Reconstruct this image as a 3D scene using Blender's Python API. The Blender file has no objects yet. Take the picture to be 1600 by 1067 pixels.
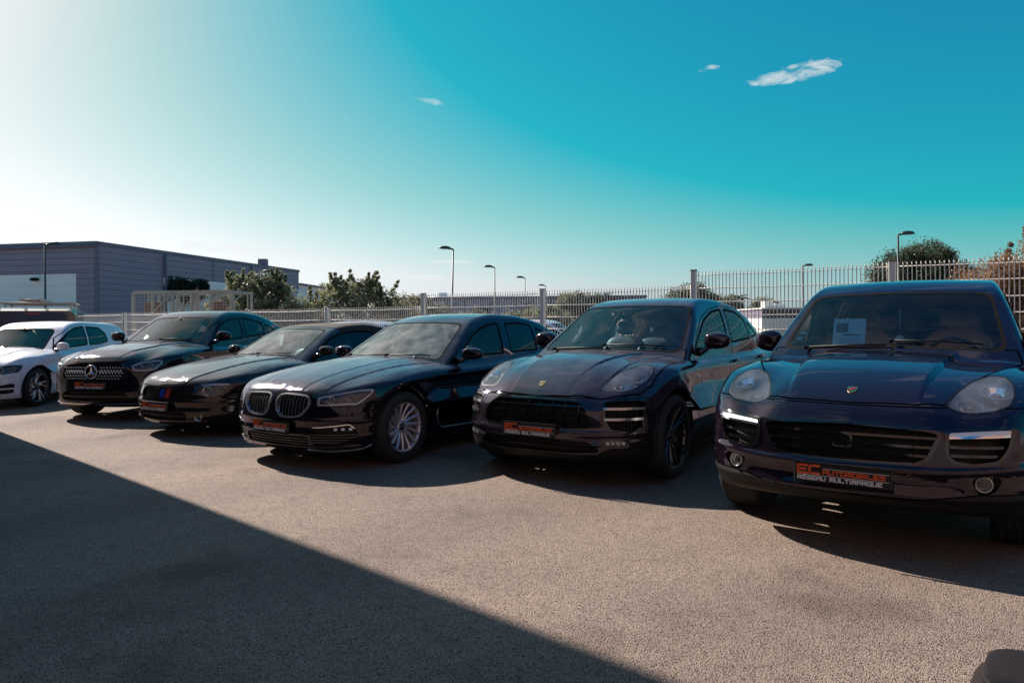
import bpy, math, random
import numpy as np
from mathutils import Vector, Matrix

random.seed(7)
np.random.seed(7)
scene = bpy.context.scene
COL = scene.collection

# ------------------------------------------------------------------ camera
CAM_H = 1.362
FPX = 1140.8
cam_data = bpy.data.cameras.new('camera')
cam = bpy.data.objects.new('camera', cam_data)
COL.objects.link(cam)
cam.location = (0, 0, CAM_H)
cam.rotation_euler = (math.radians(90), 0.00728, 0)
cam_data.sensor_width = 36.0
cam_data.lens = 36.0 * FPX / 1600.0
cam_data.shift_y = -29.9 / 1600.0
cam_data.clip_start = 0.05
cam_data.clip_end = 3000
scene.camera = cam

# ------------------------------------------------------------------ sun and sky
SUN_EL = math.radians(36)
SUN_AZ = (-0.735, 0.678)          # horizontal direction towards the sun
sd = Vector((SUN_AZ[0] * math.cos(SUN_EL), SUN_AZ[1] * math.cos(SUN_EL), math.sin(SUN_EL))).normalized()
sun_data = bpy.data.lights.new('sun', 'SUN')
sun_data.energy = 5.0
sun_data.angle = math.radians(0.53)
sun_data.color = (1.0, 0.92, 0.83)
sun = bpy.data.objects.new('sun', sun_data)
COL.objects.link(sun)
sun.rotation_euler = (-sd).to_track_quat('-Z', 'Y').to_euler()
sun.location = (-20, 20, 30)

SKY_AIR, SKY_DUST, SKY_OZONE = 1.0, .8, 3.0
SKY_GAIN = (1.95, 1.10, .56)
SKY_OFFSET = (-5.2, 0.0, 2.2)
SKY_FLOOR = (.08, 0.0, 0.0)
world = bpy.data.worlds.new('World')
scene.world = world
world.use_nodes = True
wn = world.node_tree.nodes
wl = world.node_tree.links
wn.clear()
w_out = wn.new('ShaderNodeOutputWorld')
w_bg = wn.new('ShaderNodeBackground')
w_bg.inputs['Strength'].default_value = 0.05
w_sky = wn.new('ShaderNodeTexSky')
w_sky.sky_type = 'NISHITA'
w_sky.sun_disc = False
w_sky.sun_elevation = SUN_EL
w_sky.sun_rotation = math.atan2(SUN_AZ[0], SUN_AZ[1])
w_sky.altitude = 30
w_sky.air_density = SKY_AIR
w_sky.dust_density = SKY_DUST
w_sky.ozone_density = SKY_OZONE


def wnode(kind, **kw):
    n = wn.new(kind)
    for k, v in kw.items():
        setattr(n, k, v)
    return n


# deep cyan sky: each channel has its own gain and floor
w_mad = wnode('ShaderNodeVectorMath', operation='MULTIPLY_ADD')
w_mad.inputs[1].default_value = SKY_GAIN
w_mad.inputs[2].default_value = SKY_OFFSET
w_pos = wnode('ShaderNodeVectorMath', operation='MAXIMUM')
w_flo = wnode('ShaderNodeVectorMath', operation='MULTIPLY')
w_flo.inputs[1].default_value = SKY_FLOOR
wl.new(w_sky.outputs[0], w_flo.inputs[0])
wl.new(w_flo.outputs[0], w_pos.inputs[1])
wl.new(w_sky.outputs[0], w_mad.inputs[0])
wl.new(w_mad.outputs[0], w_pos.inputs[0])

# the haze side stays a neutral white: red never tops green, blue never falls far below it
w_ss = wnode('ShaderNodeSeparateXYZ')
wl.new(w_pos.outputs[0], w_ss.inputs[0])


def wmath(op, a, b=None, clamp=False):
    n = wnode('ShaderNodeMath', operation=op, use_clamp=clamp)
    for k, v in enumerate((a, b)):
        if v is None:
            continue
        if isinstance(v, (int, float)):
            n.inputs[k].default_value = v
        else:
            wl.new(v, n.inputs[k])
    return n.outputs[0]


w_cc = wnode('ShaderNodeCombineXYZ')
wl.new(wmath('MINIMUM', w_ss.outputs[0], wmath('MULTIPLY', w_ss.outputs[1], .94)), w_cc.inputs[0])
wl.new(w_ss.outputs[1], w_cc.inputs[1])
wl.new(wmath('MAXIMUM', w_ss.outputs[2], wmath('MULTIPLY', w_ss.outputs[1], 1.02)), w_cc.inputs[2])

# thin clouds, laid out by direction on the sky dome
w_tc = wnode('ShaderNodeTexCoord')


w_sep = wnode('ShaderNodeSeparateXYZ')
wl.new(w_tc.outputs['Generated'], w_sep.inputs[0])
w_az = wmath('ARCTAN2', w_sep.outputs[0], w_sep.outputs[1])
w_hz = wmath('SQRT', wmath('ADD', wmath('MULTIPLY', w_sep.outputs[0], w_sep.outputs[0]), wmath('MULTIPLY', w_sep.outputs[1], w_sep.outputs[1])))
w_elv = wmath('ARCTAN2', w_sep.outputs[2], w_hz)
w_map = wnode('ShaderNodeMapping')
w_map.inputs['Scale'].default_value = (1.0, 1.0, 3.0)
wl.new(w_tc.outputs['Generated'], w_map.inputs[0])
w_nz = wnode('ShaderNodeTexNoise')
w_nz.inputs['Scale'].default_value = 26
w_nz.inputs['Detail'].default_value = 9
w_nz.inputs['Roughness'].default_value = .62
w_nz.inputs['Distortion'].default_value = .6
wl.new(w_map.outputs[0], w_nz.inputs['Vector'])


def px_dir(u, v):
    """azimuth, elevation of a picture point"""
    a, b = (u - 800) / FPX, (503.6 - v) / FPX
    return math.atan2(a, 1.0), math.atan2(b, math.hypot(a, 1.0))


cloud = None
# picture position, half width, half height (radians), tilt, strength
for (u, v, hw, hh, tilt, amp) in ((1252, 118, .055, .0115, .10, .95), (1110, 109, .016, .0045, .08, .7), (680, 160, .020, .005, -.18, .45),
                                  (380, 388, .095, .008, -.05, .8), (705, 408, .040, .0035, -.02, .75), (640, 431, .070, .004, -.01, .8), (25, 350, .05, .006, 0, .4)):
    az, el = px_dir(u, v)
    da = wmath('SUBTRACT', w_az, az)
    de = wmath('SUBTRACT', wmath('SUBTRACT', w_elv, el), wmath('MULTIPLY', da, tilt))
    q = wmath('ADD', wmath('POWER', wmath('ABSOLUTE', wmath('DIVIDE', da, hw)), 2.0), wmath('POWER', wmath('ABSOLUTE', wmath('DIVIDE', de, hh)), 2.0))
    m = wmath('SUBTRACT', 1.0, q)
    m = wmath('ADD', m, wmath('MULTIPLY', wmath('SUBTRACT', w_nz.outputs[0], .54), 4.4))
    m = wmath('MULTIPLY', wmath('MULTIPLY', m, .75, True), amp)
    m = wmath('MULTIPLY', m, wmath('LESS_THAN', q, 2.2))
    cloud = m if cloud is None else wmath('MAXIMUM', cloud, m)
# a scatter of the same thin streaks over the rest of the dome
w_n2 = wnode('ShaderNodeTexNoise')
w_n2.inputs['Scale'].default_value = 2.6
w_n2.inputs['Detail'].default_value = 7
w_n2.inputs['Roughness'].default_value = .6
w_n2.inputs['Distortion'].default_value = 1.2
w_map2 = wnode('ShaderNodeMapping')
w_map2.inputs['Rotation'].default_value = (0, 0, .6)
w_map2.inputs['Scale'].default_value = (.7, 2.2, 1.6)
wl.new(w_tc.outputs['Generated'], w_map2.inputs[0])
wl.new(w_map2.outputs[0], w_n2.inputs['Vector'])
w_mr = wnode('ShaderNodeMapRange')
w_mr.inputs[1].default_value = .53
w_mr.inputs[2].default_value = .74
w_mr.inputs[4].default_value = .85
wl.new(w_n2.outputs[0], w_mr.inputs[0])
w_high = wnode('ShaderNodeMapRange')      # these sit high in the sky only
w_high.inputs[1].default_value = .50
w_high.inputs[2].default_value = .80
wl.new(w_elv, w_high.inputs[0])
cloud = wmath('MAXIMUM', cloud, wmath('MULTIPLY', w_mr.outputs[0], w_high.outputs[0]))
w_cm = wnode('ShaderNodeMix', data_type='RGBA')
wl.new(cloud, w_cm.inputs[0])
wl.new(w_cc.outputs[0], w_cm.inputs[6])
w_cm.inputs[7].default_value = (8.6, 8.9, 8.8, 1)
w_last = w_cm.outputs[2]
wl.new(w_last, w_bg.inputs['Color'])
wl.new(w_bg.outputs[0], w_out.inputs['Surface'])

scene.view_settings.view_transform = 'Standard'
scene.view_settings.look = 'None'
scene.view_settings.exposure = 1.0
scene.view_settings.gamma = 1.0
scene.view_settings.use_curve_mapping = False
scene.cycles.max_bounces = 8
scene.cycles.transparent_max_bounces = 24
scene.cycles.use_denoising = True
scene.cycles.caustics_reflective = False

# ------------------------------------------------------------------ materials
MATS = {}

def pmat(name, col, rough=0.5, metal=0.0, coat=0.0, coat_rough=0.03, spec=0.5, noise=None, bump=None, emit=None, aniso=None):
    """Principled material; noise=(scale, amount) varies the colour, bump=(scale, strength, distance) roughens the relief."""
    if name in MATS:
        return MATS[name]
    m = bpy.data.materials.new(name)
    m.use_nodes = True
    nt = m.node_tree
    b = nt.nodes['Principled BSDF']
    b.inputs['Base Color'].default_value = (*col, 1)
    b.inputs['Roughness'].default_value = rough
    b.inputs['Metallic'].default_value = metal
    b.inputs['Specular IOR Level'].default_value = spec
    b.inputs['Coat Weight'].default_value = coat
    b.inputs['Coat Roughness'].default_value = coat_rough
    if noise or bump:
        tc = nt.nodes.new('ShaderNodeTexCoord')
    if noise:
        n = nt.nodes.new('ShaderNodeTexNoise')
        n.inputs['Scale'].default_value = noise[0]
        n.inputs['Detail'].default_value = 6
        nt.links.new(tc.outputs['Object'], n.inputs['Vector'])
        mx = nt.nodes.new('ShaderNodeMix')
        mx.data_type = 'RGBA'
        k = noise[1]
        mx.inputs[6].default_value = (*[max(0, c * (1 - k)) for c in col], 1)
        mx.inputs[7].default_value = (*[min(1, c * (1 + k)) for c in col], 1)
        nt.links.new(n.outputs[0], mx.inputs[0])
        nt.links.new(mx.outputs[2], b.inputs['Base Color'])
    if bump:
        n2 = nt.nodes.new('ShaderNodeTexNoise')
        n2.inputs['Scale'].default_value = bump[0]
        n2.inputs['Detail'].default_value = 4
        nt.links.new(tc.outputs['Object'], n2.inputs['Vector'])
        bp = nt.nodes.new('ShaderNodeBump')
        bp.inputs['Strength'].default_value = bump[1]
        bp.inputs['Distance'].default_value = bump[2]
        nt.links.new(n2.outputs[0], bp.inputs['Height'])
        nt.links.new(bp.outputs[0], b.inputs['Normal'])
    if emit:
        b.inputs['Emission Color'].default_value = (*emit[:3], 1)
        b.inputs['Emission Strength'].default_value = emit[3]
    MATS[name] = m
    return m


def glass_mat(name, tint, rough=0.0, ior=1.5, film=0.0, film_col=(0.6, 0.6, 0.62)):
    """A pane seen from outside: tinted see-through plus a Fresnel mirror, with an optional thin dust film."""
    if name in MATS:
        return MATS[name]
    m = bpy.data.materials.new(name)
    m.use_nodes = True
    nt = m.node_tree
    nt.nodes.clear()
    out = nt.nodes.new('ShaderNodeOutputMaterial')
    tr = nt.nodes.new('ShaderNodeBsdfTransparent')
    tr.inputs[0].default_value = (*tint, 1)
    gl = nt.nodes.new('ShaderNodeBsdfGlossy')
    gl.inputs['Roughness'].default_value = rough
    fr = nt.nodes.new('ShaderNodeFresnel')
    fr.inputs['IOR'].default_value = ior
    mx = nt.nodes.new('ShaderNodeMixShader')
    nt.links.new(fr.outputs[0], mx.inputs[0])
    nt.links.new(tr.outputs[0], mx.inputs[1])
    nt.links.new(gl.outputs[0], mx.inputs[2])
    last = mx
    if film > 0:
        df = nt.nodes.new('ShaderNodeBsdfDiffuse')
        df.inputs[0].default_value = (*film_col, 1)
        tc = nt.nodes.new('ShaderNodeTexCoord')
        n = nt.nodes.new('ShaderNodeTexNoise')
        n.inputs['Scale'].default_value = 6
        n.inputs['Detail'].default_value = 8
        nt.links.new(tc.outputs['Object'], n.inputs['Vector'])
        mr = nt.nodes.new('ShaderNodeMapRange')
        mr.inputs[1].default_value = 0.3
        mr.inputs[2].default_value = 0.8
        mr.inputs[3].default_value = film * 0.3
        mr.inputs[4].default_value = film * 1.7
        nt.links.new(n.outputs[0], mr.inputs[0])
        mx2 = nt.nodes.new('ShaderNodeMixShader')
        nt.links.new(mr.outputs[0], mx2.inputs[0])
        nt.links.new(mx.outputs[0], mx2.inputs[1])
        nt.links.new(df.outputs[0], mx2.inputs[2])
        last = mx2
    nt.links.new(last.outputs[0], out.inputs[0])
    MATS[name] = m
    return m


def paint_mat(name, col, metal=0.0, rough=0.28, flake=0.0, dew=0.0, coat=1.0, tint=None):
    """Car paint: dark base under a clear coat, with faint road film and (dew) fine droplets."""
    if name in MATS:
        return MATS[name]
    m = pmat(name, col, rough, metal, coat, 0.02, spec=0.12 if metal < .5 else .5)
    if tint:
        m.node_tree.nodes['Principled BSDF'].inputs['Specular Tint'].default_value = (*tint, 1)
    nt = m.node_tree
    b = nt.nodes['Principled BSDF']
    tc = nt.nodes.new('ShaderNodeTexCoord')
    n = nt.nodes.new('ShaderNodeTexNoise')
    n.inputs['Scale'].default_value = 3.0
    n.inputs['Detail'].default_value = 8
    n.inputs['Roughness'].default_value = 0.7
    nt.links.new(tc.outputs['Object'], n.inputs['Vector'])
    mr = nt.nodes.new('ShaderNodeMapRange')
    mr.inputs[1].default_value = 0.35
    mr.inputs[2].default_value = 0.75
    mr.inputs[3].default_value = 0.012
    mr.inputs[4].default_value = 0.05 + dew * 0.12
    nt.links.new(n.outputs[0], mr.inputs[0])
    nt.links.new(mr.outputs[0], b.inputs['Coat Roughness'])
    if metal > .5:
        nt.links.new(mr.outputs[0], b.inputs['Roughness'])
    if dew > 0:
        v = nt.nodes.new('ShaderNodeTexVoronoi')
        v.inputs['Scale'].default_value = 170
        nt.links.new(tc.outputs['Object'], v.inputs['Vector'])
        m2 = nt.nodes.new('ShaderNodeMapRange')
        m2.inputs[1].default_value = 0.0
        m2.inputs[2].default_value = 0.42
        m2.inputs[3].default_value = 1.0
        m2.inputs[4].default_value = 0.0
        nt.links.new(v.outputs['Distance'], m2.inputs[0])
        # droplets only lie where the panel faces up
        g = nt.nodes.new('ShaderNodeNewGeometry')
        sx = nt.nodes.new('ShaderNodeSeparateXYZ')
        nt.links.new(g.outputs['Normal'], sx.inputs[0])
        m3 = nt.nodes.new('ShaderNodeMapRange')
        m3.inputs[1].default_value = 0.5
        m3.inputs[2].default_value = 0.95
        m3.inputs[4].default_value = dew
        nt.links.new(sx.outputs[2], m3.inputs[0])
        df = nt.nodes.new('ShaderNodeBsdfDiffuse')
        df.inputs[0].default_value = (.55, .50, .56, 1)
        mu = nt.nodes.new('ShaderNodeMath')
        mu.operation = 'MULTIPLY'
        n3 = nt.nodes.new('ShaderNodeMapRange')
        n3.inputs[1].default_value = .30
        n3.inputs[2].default_value = .72
        n3.inputs[3].default_value = .10
        n3.inputs[4].default_value = .62
        nt.links.new(n.outputs[0], n3.inputs[0])
        nt.links.new(m3.outputs[0], mu.inputs[0])
        nt.links.new(n3.outputs[0], mu.inputs[1])
        ms = nt.nodes.new('ShaderNodeMixShader')
        nt.links.new(mu.outputs[0], ms.inputs[0])
        nt.links.new(b.outputs[0], ms.inputs[1])
        nt.links.new(df.outputs[0], ms.inputs[2])
        nt.links.new(ms.outputs[0], nt.nodes['Material Output'].inputs[0])
        bp = nt.nodes.new('ShaderNodeBump')
        bp.inputs['Distance'].default_value = 0.002
        nt.links.new(m3.outputs[0], bp.inputs['Strength'])
        nt.links.new(m2.outputs[0], bp.inputs['Height'])
        nt.links.new(bp.outputs[0], b.inputs['Coat Normal'])
        if metal > .5:
            nt.links.new(bp.outputs[0], b.inputs['Normal'])
    return m


# ------------------------------------------------------------------ object helpers
def link(o, parent=None):
    COL.objects.link(o)
    if parent is not None:
        o.parent = parent
    return o


def tag(o, label, cat, group=None, kind=None):
    if label:
        o['label'] = label
    if cat:
        o['category'] = cat
    if group:
        o['group'] = group
    if kind:
        o['kind'] = kind
    return o


def empty(name, loc=(0, 0, 0), rz=0.0, parent=None):
    o = bpy.data.objects.new(name, None)
    o.location = loc
    o.rotation_euler = (0, 0, rz)
    o.empty_display_size = 0.1
    return link(o, parent)


def mesh_np(name, V, F, mat, parent=None, N=None, smooth=True):
    """Triangle mesh from numpy arrays, with optional exact vertex normals."""
    me = bpy.data.meshes.new(name)
    nv, nf = len(V), len(F)
    me.vertices.add(nv)
    me.vertices.foreach_set('co', np.ascontiguousarray(V, np.float32).ravel())
    me.loops.add(nf * 3)
    me.loops.foreach_set('vertex_index', np.ascontiguousarray(F, np.int32).ravel())
    me.polygons.add(nf)
    me.polygons.foreach_set('loop_start', np.arange(0, nf * 3, 3, dtype=np.int32))
    me.polygons.foreach_set('use_smooth', np.full(nf, smooth))
    me.update(calc_edges=True)
    if N is not None:
        me.normals_split_custom_set_from_vertices(np.ascontiguousarray(N, np.float32))
    me.materials.append(mat)
    o = bpy.data.objects.new(name, me)
    return link(o, parent)


class MB:
    """Collects simple shapes into one mesh."""
    def __init__(self):
        self.v, self.f, self.s = [], [], []

    def add(self, vs, fs, smooth=False, M=None):
        o = len(self.v)
        if M is not None:
            vs = [M @ Vector(p) for p in vs]
        self.v += [tuple(p) for p in vs]
        self.f += [tuple(i + o for i in f) for f in fs]
        self.s += [smooth] * len(fs)
        return self

    def box(self, c, s, M=None, bev=0.0):
        x, y, z = s[0] / 2, s[1] / 2, s[2] / 2
        if bev <= 0:
            vs = [(c[0] + i * x, c[1] + j * y, c[2] + k * z) for i in (-1, 1) for j in (-1, 1) for k in (-1, 1)]
            fs = [(0, 1, 3, 2), (4, 6, 7, 5), (0, 4, 5, 1), (2, 3, 7, 6), (0, 2, 6, 4), (1, 5, 7, 3)]
            return self.add(vs, fs, False, M)
        b = min(bev, x * .99, y * .99, z * .99)
        vs, ix = [], {}
        for i in (-1, 1):
            for j in (-1, 1):
                for k in (-1, 1):
                    for a in range(3):
                        p = [i * (x - b), j * (y - b), k * (z - b)]
                        p[a] = (i, j, k)[a] * (x, y, z)[a]
                        ix[(i, j, k, a)] = len(vs)
                        vs.append((c[0] + p[0], c[1] + p[1], c[2] + p[2]))
        fs = []
        for a in range(3):
            u, w = [(1, 2), (0, 2), (0, 1)][a]
            for sgn in (-1, 1):
                q = []
                for (p1, p2) in ((-1, -1), (1, -1), (1, 1), (-1, 1)):
                    k = [0, 0, 0]
                    k[a], k[u], k[w] = sgn, p1, p2
                    q.append(ix[(*k, a)])
                flip = (sgn > 0) == (a == 1)
                fs.append(tuple(q[::-1] if flip else q))
        for a in range(3):           # edges along axis a
            u, w = [(1, 2), (0, 2), (0, 1)][a]
            for p1 in (-1, 1):
                for p2 in (-1, 1):
                    k0, k1 = [0, 0, 0], [0, 0, 0]
                    k0[a], k1[a] = -1, 1
                    k0[u] = k1[u] = p1
                    k0[w] = k1[w] = p2
                    q = [ix[(*k0, u)], ix[(*k1, u)], ix[(*k1, w)], ix[(*k0, w)]]
                    fs.append(tuple(q))
        for i in (-1, 1):
            for j in (-1, 1):
                for k in (-1, 1):
                    fs.append((ix[(i, j, k, 0)], ix[(i, j, k, 1)], ix[(i, j, k, 2)]))
        self.fix = True
        return self.add(vs, fs, False, M)

    def tube(self, pts, r, n=8, cap=True):
        pts = [Vector(p) for p in pts]
        rs = r if isinstance(r, (list, tuple)) else [r] * len(pts)
        up = None
        rings = []
        for i, p in enumerate(pts):
            d = (pts[min(i + 1, len(pts) - 1)] - pts[max(i - 1, 0)]).normalized()
            if up is None:
                up = Vector((0, 0, 1)) if abs(d.z) < .9 else Vector((1, 0, 0))
            a = d.cross(up)
            if a.length < 1e-6:
                a = d.orthogonal()
            a.normalize()
            b = d.cross(a).normalized()
            up = -b if b.dot(up) < 0 else b
            rings.append([p + (a * math.cos(2 * math.pi * k / n) + b * math.sin(2 * math.pi * k / n)) * rs[i] for k in range(n)])
        vs = [q for rg in rings for q in rg]
        fs = []
        for i in range(len(pts) - 1):
            for k in range(n):
                k2 = (k + 1) % n
                fs.append((i * n + k, i * n + k2, (i + 1) * n + k2, (i + 1) * n + k))
        self.add(vs, fs, True)
        if cap:
            self.add(rings[0], [tuple(range(n))[::-1]])
            self.add(rings[-1], [tuple(range(n))])
        return self

    def lathe(self, prof, n=32, axis='Y', M=None, smooth=True, a0=0.0, a1=2 * math.pi):
        """prof: (radius, along-axis) pairs."""
        full = abs(a1 - a0 - 2 * math.pi) < 1e-6
        m = n if full else n + 1
        vs = []
        for (r, h) in prof:
            for k in range(m):
                t = a0 + (a1 - a0) * k / n
                c, s = math.cos(t) * r, math.sin(t) * r
                vs.append({'Y': (c, h, s), 'Z': (c, s, h), 'X': (h, c, s)}[axis])
        fs = []
        for i in range(len(prof) - 1):
            for k in range(n):
                k2 = (k + 1) % m
                fs.append((i * m + k, i * m + k2, (i + 1) * m + k2, (i + 1) * m + k))
        return self.add(vs, fs, smooth, M)

    def prism(self, poly, d0, d1, axis='Y', M=None):
        """Polygon in the plane of the other two axes, extruded along axis."""
        n = len(poly)
        def P(p, d):
            return {'Y': (p[0], d, p[1]), 'Z': (p[0], p[1], d), 'X': (d, p[0], p[1])}[axis]
        vs = [P(p, d0) for p in poly] + [P(p, d1) for p in poly]
        fs = [tuple(range(n))[::-1], tuple(range(n, 2 * n))]
        fs += [(i, (i + 1) % n, n + (i + 1) % n, n + i) for i in range(n)]
        return self.add(vs, fs, False, M)

    def build(self, name, mat, parent=None, bevel=None, recalc=True):
        me = bpy.data.meshes.new(name)
        me.from_pydata(self.v, [], self.f)
        if recalc:
            import bmesh
            bm = bmesh.new()
            bm.from_mesh(me)
            bmesh.ops.remove_doubles(bm, verts=bm.verts, dist=1e-6)
            bmesh.ops.recalc_face_normals(bm, faces=bm.faces)
            bm.to_mesh(me)
            bm.free()
            if len(me.polygons) == len(self.s):
                me.polygons.foreach_set('use_smooth', self.s)
        else:
            me.polygons.foreach_set('use_smooth', self.s)
        me.materials.append(mat)
        o = bpy.data.objects.new(name, me)
        link(o, parent)
        if bevel:
            md = o.modifiers.new('bevel', 'BEVEL')
            md.width = bevel
            md.segments = 2
            md.limit_method = 'ANGLE'
        return o


# ------------------------------------------------------------------ smooth tables and the implicit car body
def pchip(xs, ys, q):
    xs, ys = np.asarray(xs, float), np.asarray(ys, float)
    h = np.diff(xs)
    d = np.diff(ys) / h
    m = np.zeros(len(xs))
    for i in range(1, len(xs) - 1):
        if d[i - 1] * d[i] > 0:
            w1, w2 = 2 * h[i] + h[i - 1], h[i] + 2 * h[i - 1]
            m[i] = (w1 + w2) / (w1 / d[i - 1] + w2 / d[i])
    m[0], m[-1] = d[0], d[-1]
    i = np.clip(np.searchsorted(xs, q) - 1, 0, len(xs) - 2)
    t = (q - xs[i]) / h[i]
    t2, t3 = t * t, t ** 3
    r = (2 * t3 - 3 * t2 + 1) * ys[i] + (t3 - 2 * t2 + t) * h[i] * m[i] + (-2 * t3 + 3 * t2) * ys[i + 1] + (t3 - t2) * h[i] * m[i + 1]
    r = np.where(q < xs[0], ys[0] + (q - xs[0]) * m[0], r)
    return np.where(q > xs[-1], ys[-1] + (q - xs[-1]) * m[-1], r)


class Tab:
    def __init__(self, pts, sig=0.03, even=False):
        pts = sorted(pts)
        xs, ys = [p[0] for p in pts], [p[1] for p in pts]
        self.lo, self.hi = xs[0] - .6, xs[-1] + .6
        if even:
            self.lo = -xs[-1] - .6
        st = 0.004
        q = np.arange(self.lo, self.hi, st)
        v = pchip(xs, ys, np.abs(q) if even else q)
        if sig > 0:
            k = int(3 * sig / st) + 1
            g = np.exp(-0.5 * (np.arange(-k, k + 1) * st / sig) ** 2)
            g /= g.sum()
            pad = np.concatenate([v[0] + (v[1] - v[0]) * np.arange(-k, 0), v, v[-1] + (v[-1] - v[-2]) * np.arange(1, k + 1)])
            v = np.convolve(pad, g, 'valid')
        self.q, self.v = q, v

    def __call__(self, x):
        return np.interp(x, self.q, self.v)


def smax(a, b, k):
    return np.maximum(a, b) + np.maximum(k - np.abs(a - b), 0) ** 2 / (4 * k)


def smin(a, b, k):
    return np.minimum(a, b) - np.maximum(k - np.abs(a - b), 0) ** 2 / (4 * k)


def sstep(a, b, x):
    t = np.clip((x - a) / (b - a), 0, 1)
    return t * t * (3 - 2 * t)


def chaikin(poly, n=2):
    p = np.asarray(poly, float)
    for _ in range(n):
        q = np.roll(p, -1, 0)
        p = np.stack([p * .75 + q * .25, p * .25 + q * .75], 1).reshape(-1, 2)
    return p


def rounded(poly, r=.03):
    """Round only the corners of an outline."""
    p = np.asarray(poly, float)
    out = []
    n = len(p)
    for i in range(n):
        a, b, c = p[i - 1], p[i], p[(i + 1) % n]
        la, lc = np.linalg.norm(a - b), np.linalg.norm(c - b)
        ra, rc = min(r, la * .45), min(r, lc * .45)
        s, e = b + (a - b) / la * ra, b + (c - b) / lc * rc
        for t in (0, .25, .5, .75, 1):
            out.append(s * (1 - t) ** 2 + b * 2 * t * (1 - t) + e * t * t)
    return np.array(out)


def poly_sd(poly, u, v):
    """Signed distance to a polygon, negative inside."""
    P = np.asarray(poly, float)
    out = np.full(u.shape, 9.0)
    lo, hi = P.min(0) - .15, P.max(0) + .15
    near = (u > lo[0]) & (u < hi[0]) & (v > lo[1]) & (v < hi[1])
    if not near.any():
        return out
    uu, vv = u[near], v[near]
    d = np.full(uu.shape, 1e9)
    ins = np.zeros(uu.shape, bool)
    for i in range(len(P)):
        a, b = P[i], P[(i + 1) % len(P)]
        e = b - a
        wx, wy = uu - a[0], vv - a[1]
        t = np.clip((wx * e[0] + wy * e[1]) / max(e @ e, 1e-12), 0, 1)
        d = np.minimum(d, (wx - t * e[0]) ** 2 + (wy - t * e[1]) ** 2)
        c = ((a[1] <= vv) & (b[1] > vv)) | ((b[1] <= vv) & (a[1] > vv))
        if abs(e[1]) > 1e-12:
            ins ^= c & (uu < a[0] + (vv - a[1]) / e[1] * e[0])
    out[near] = np.where(ins, -1, 1) * np.sqrt(d)
    return out


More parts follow.
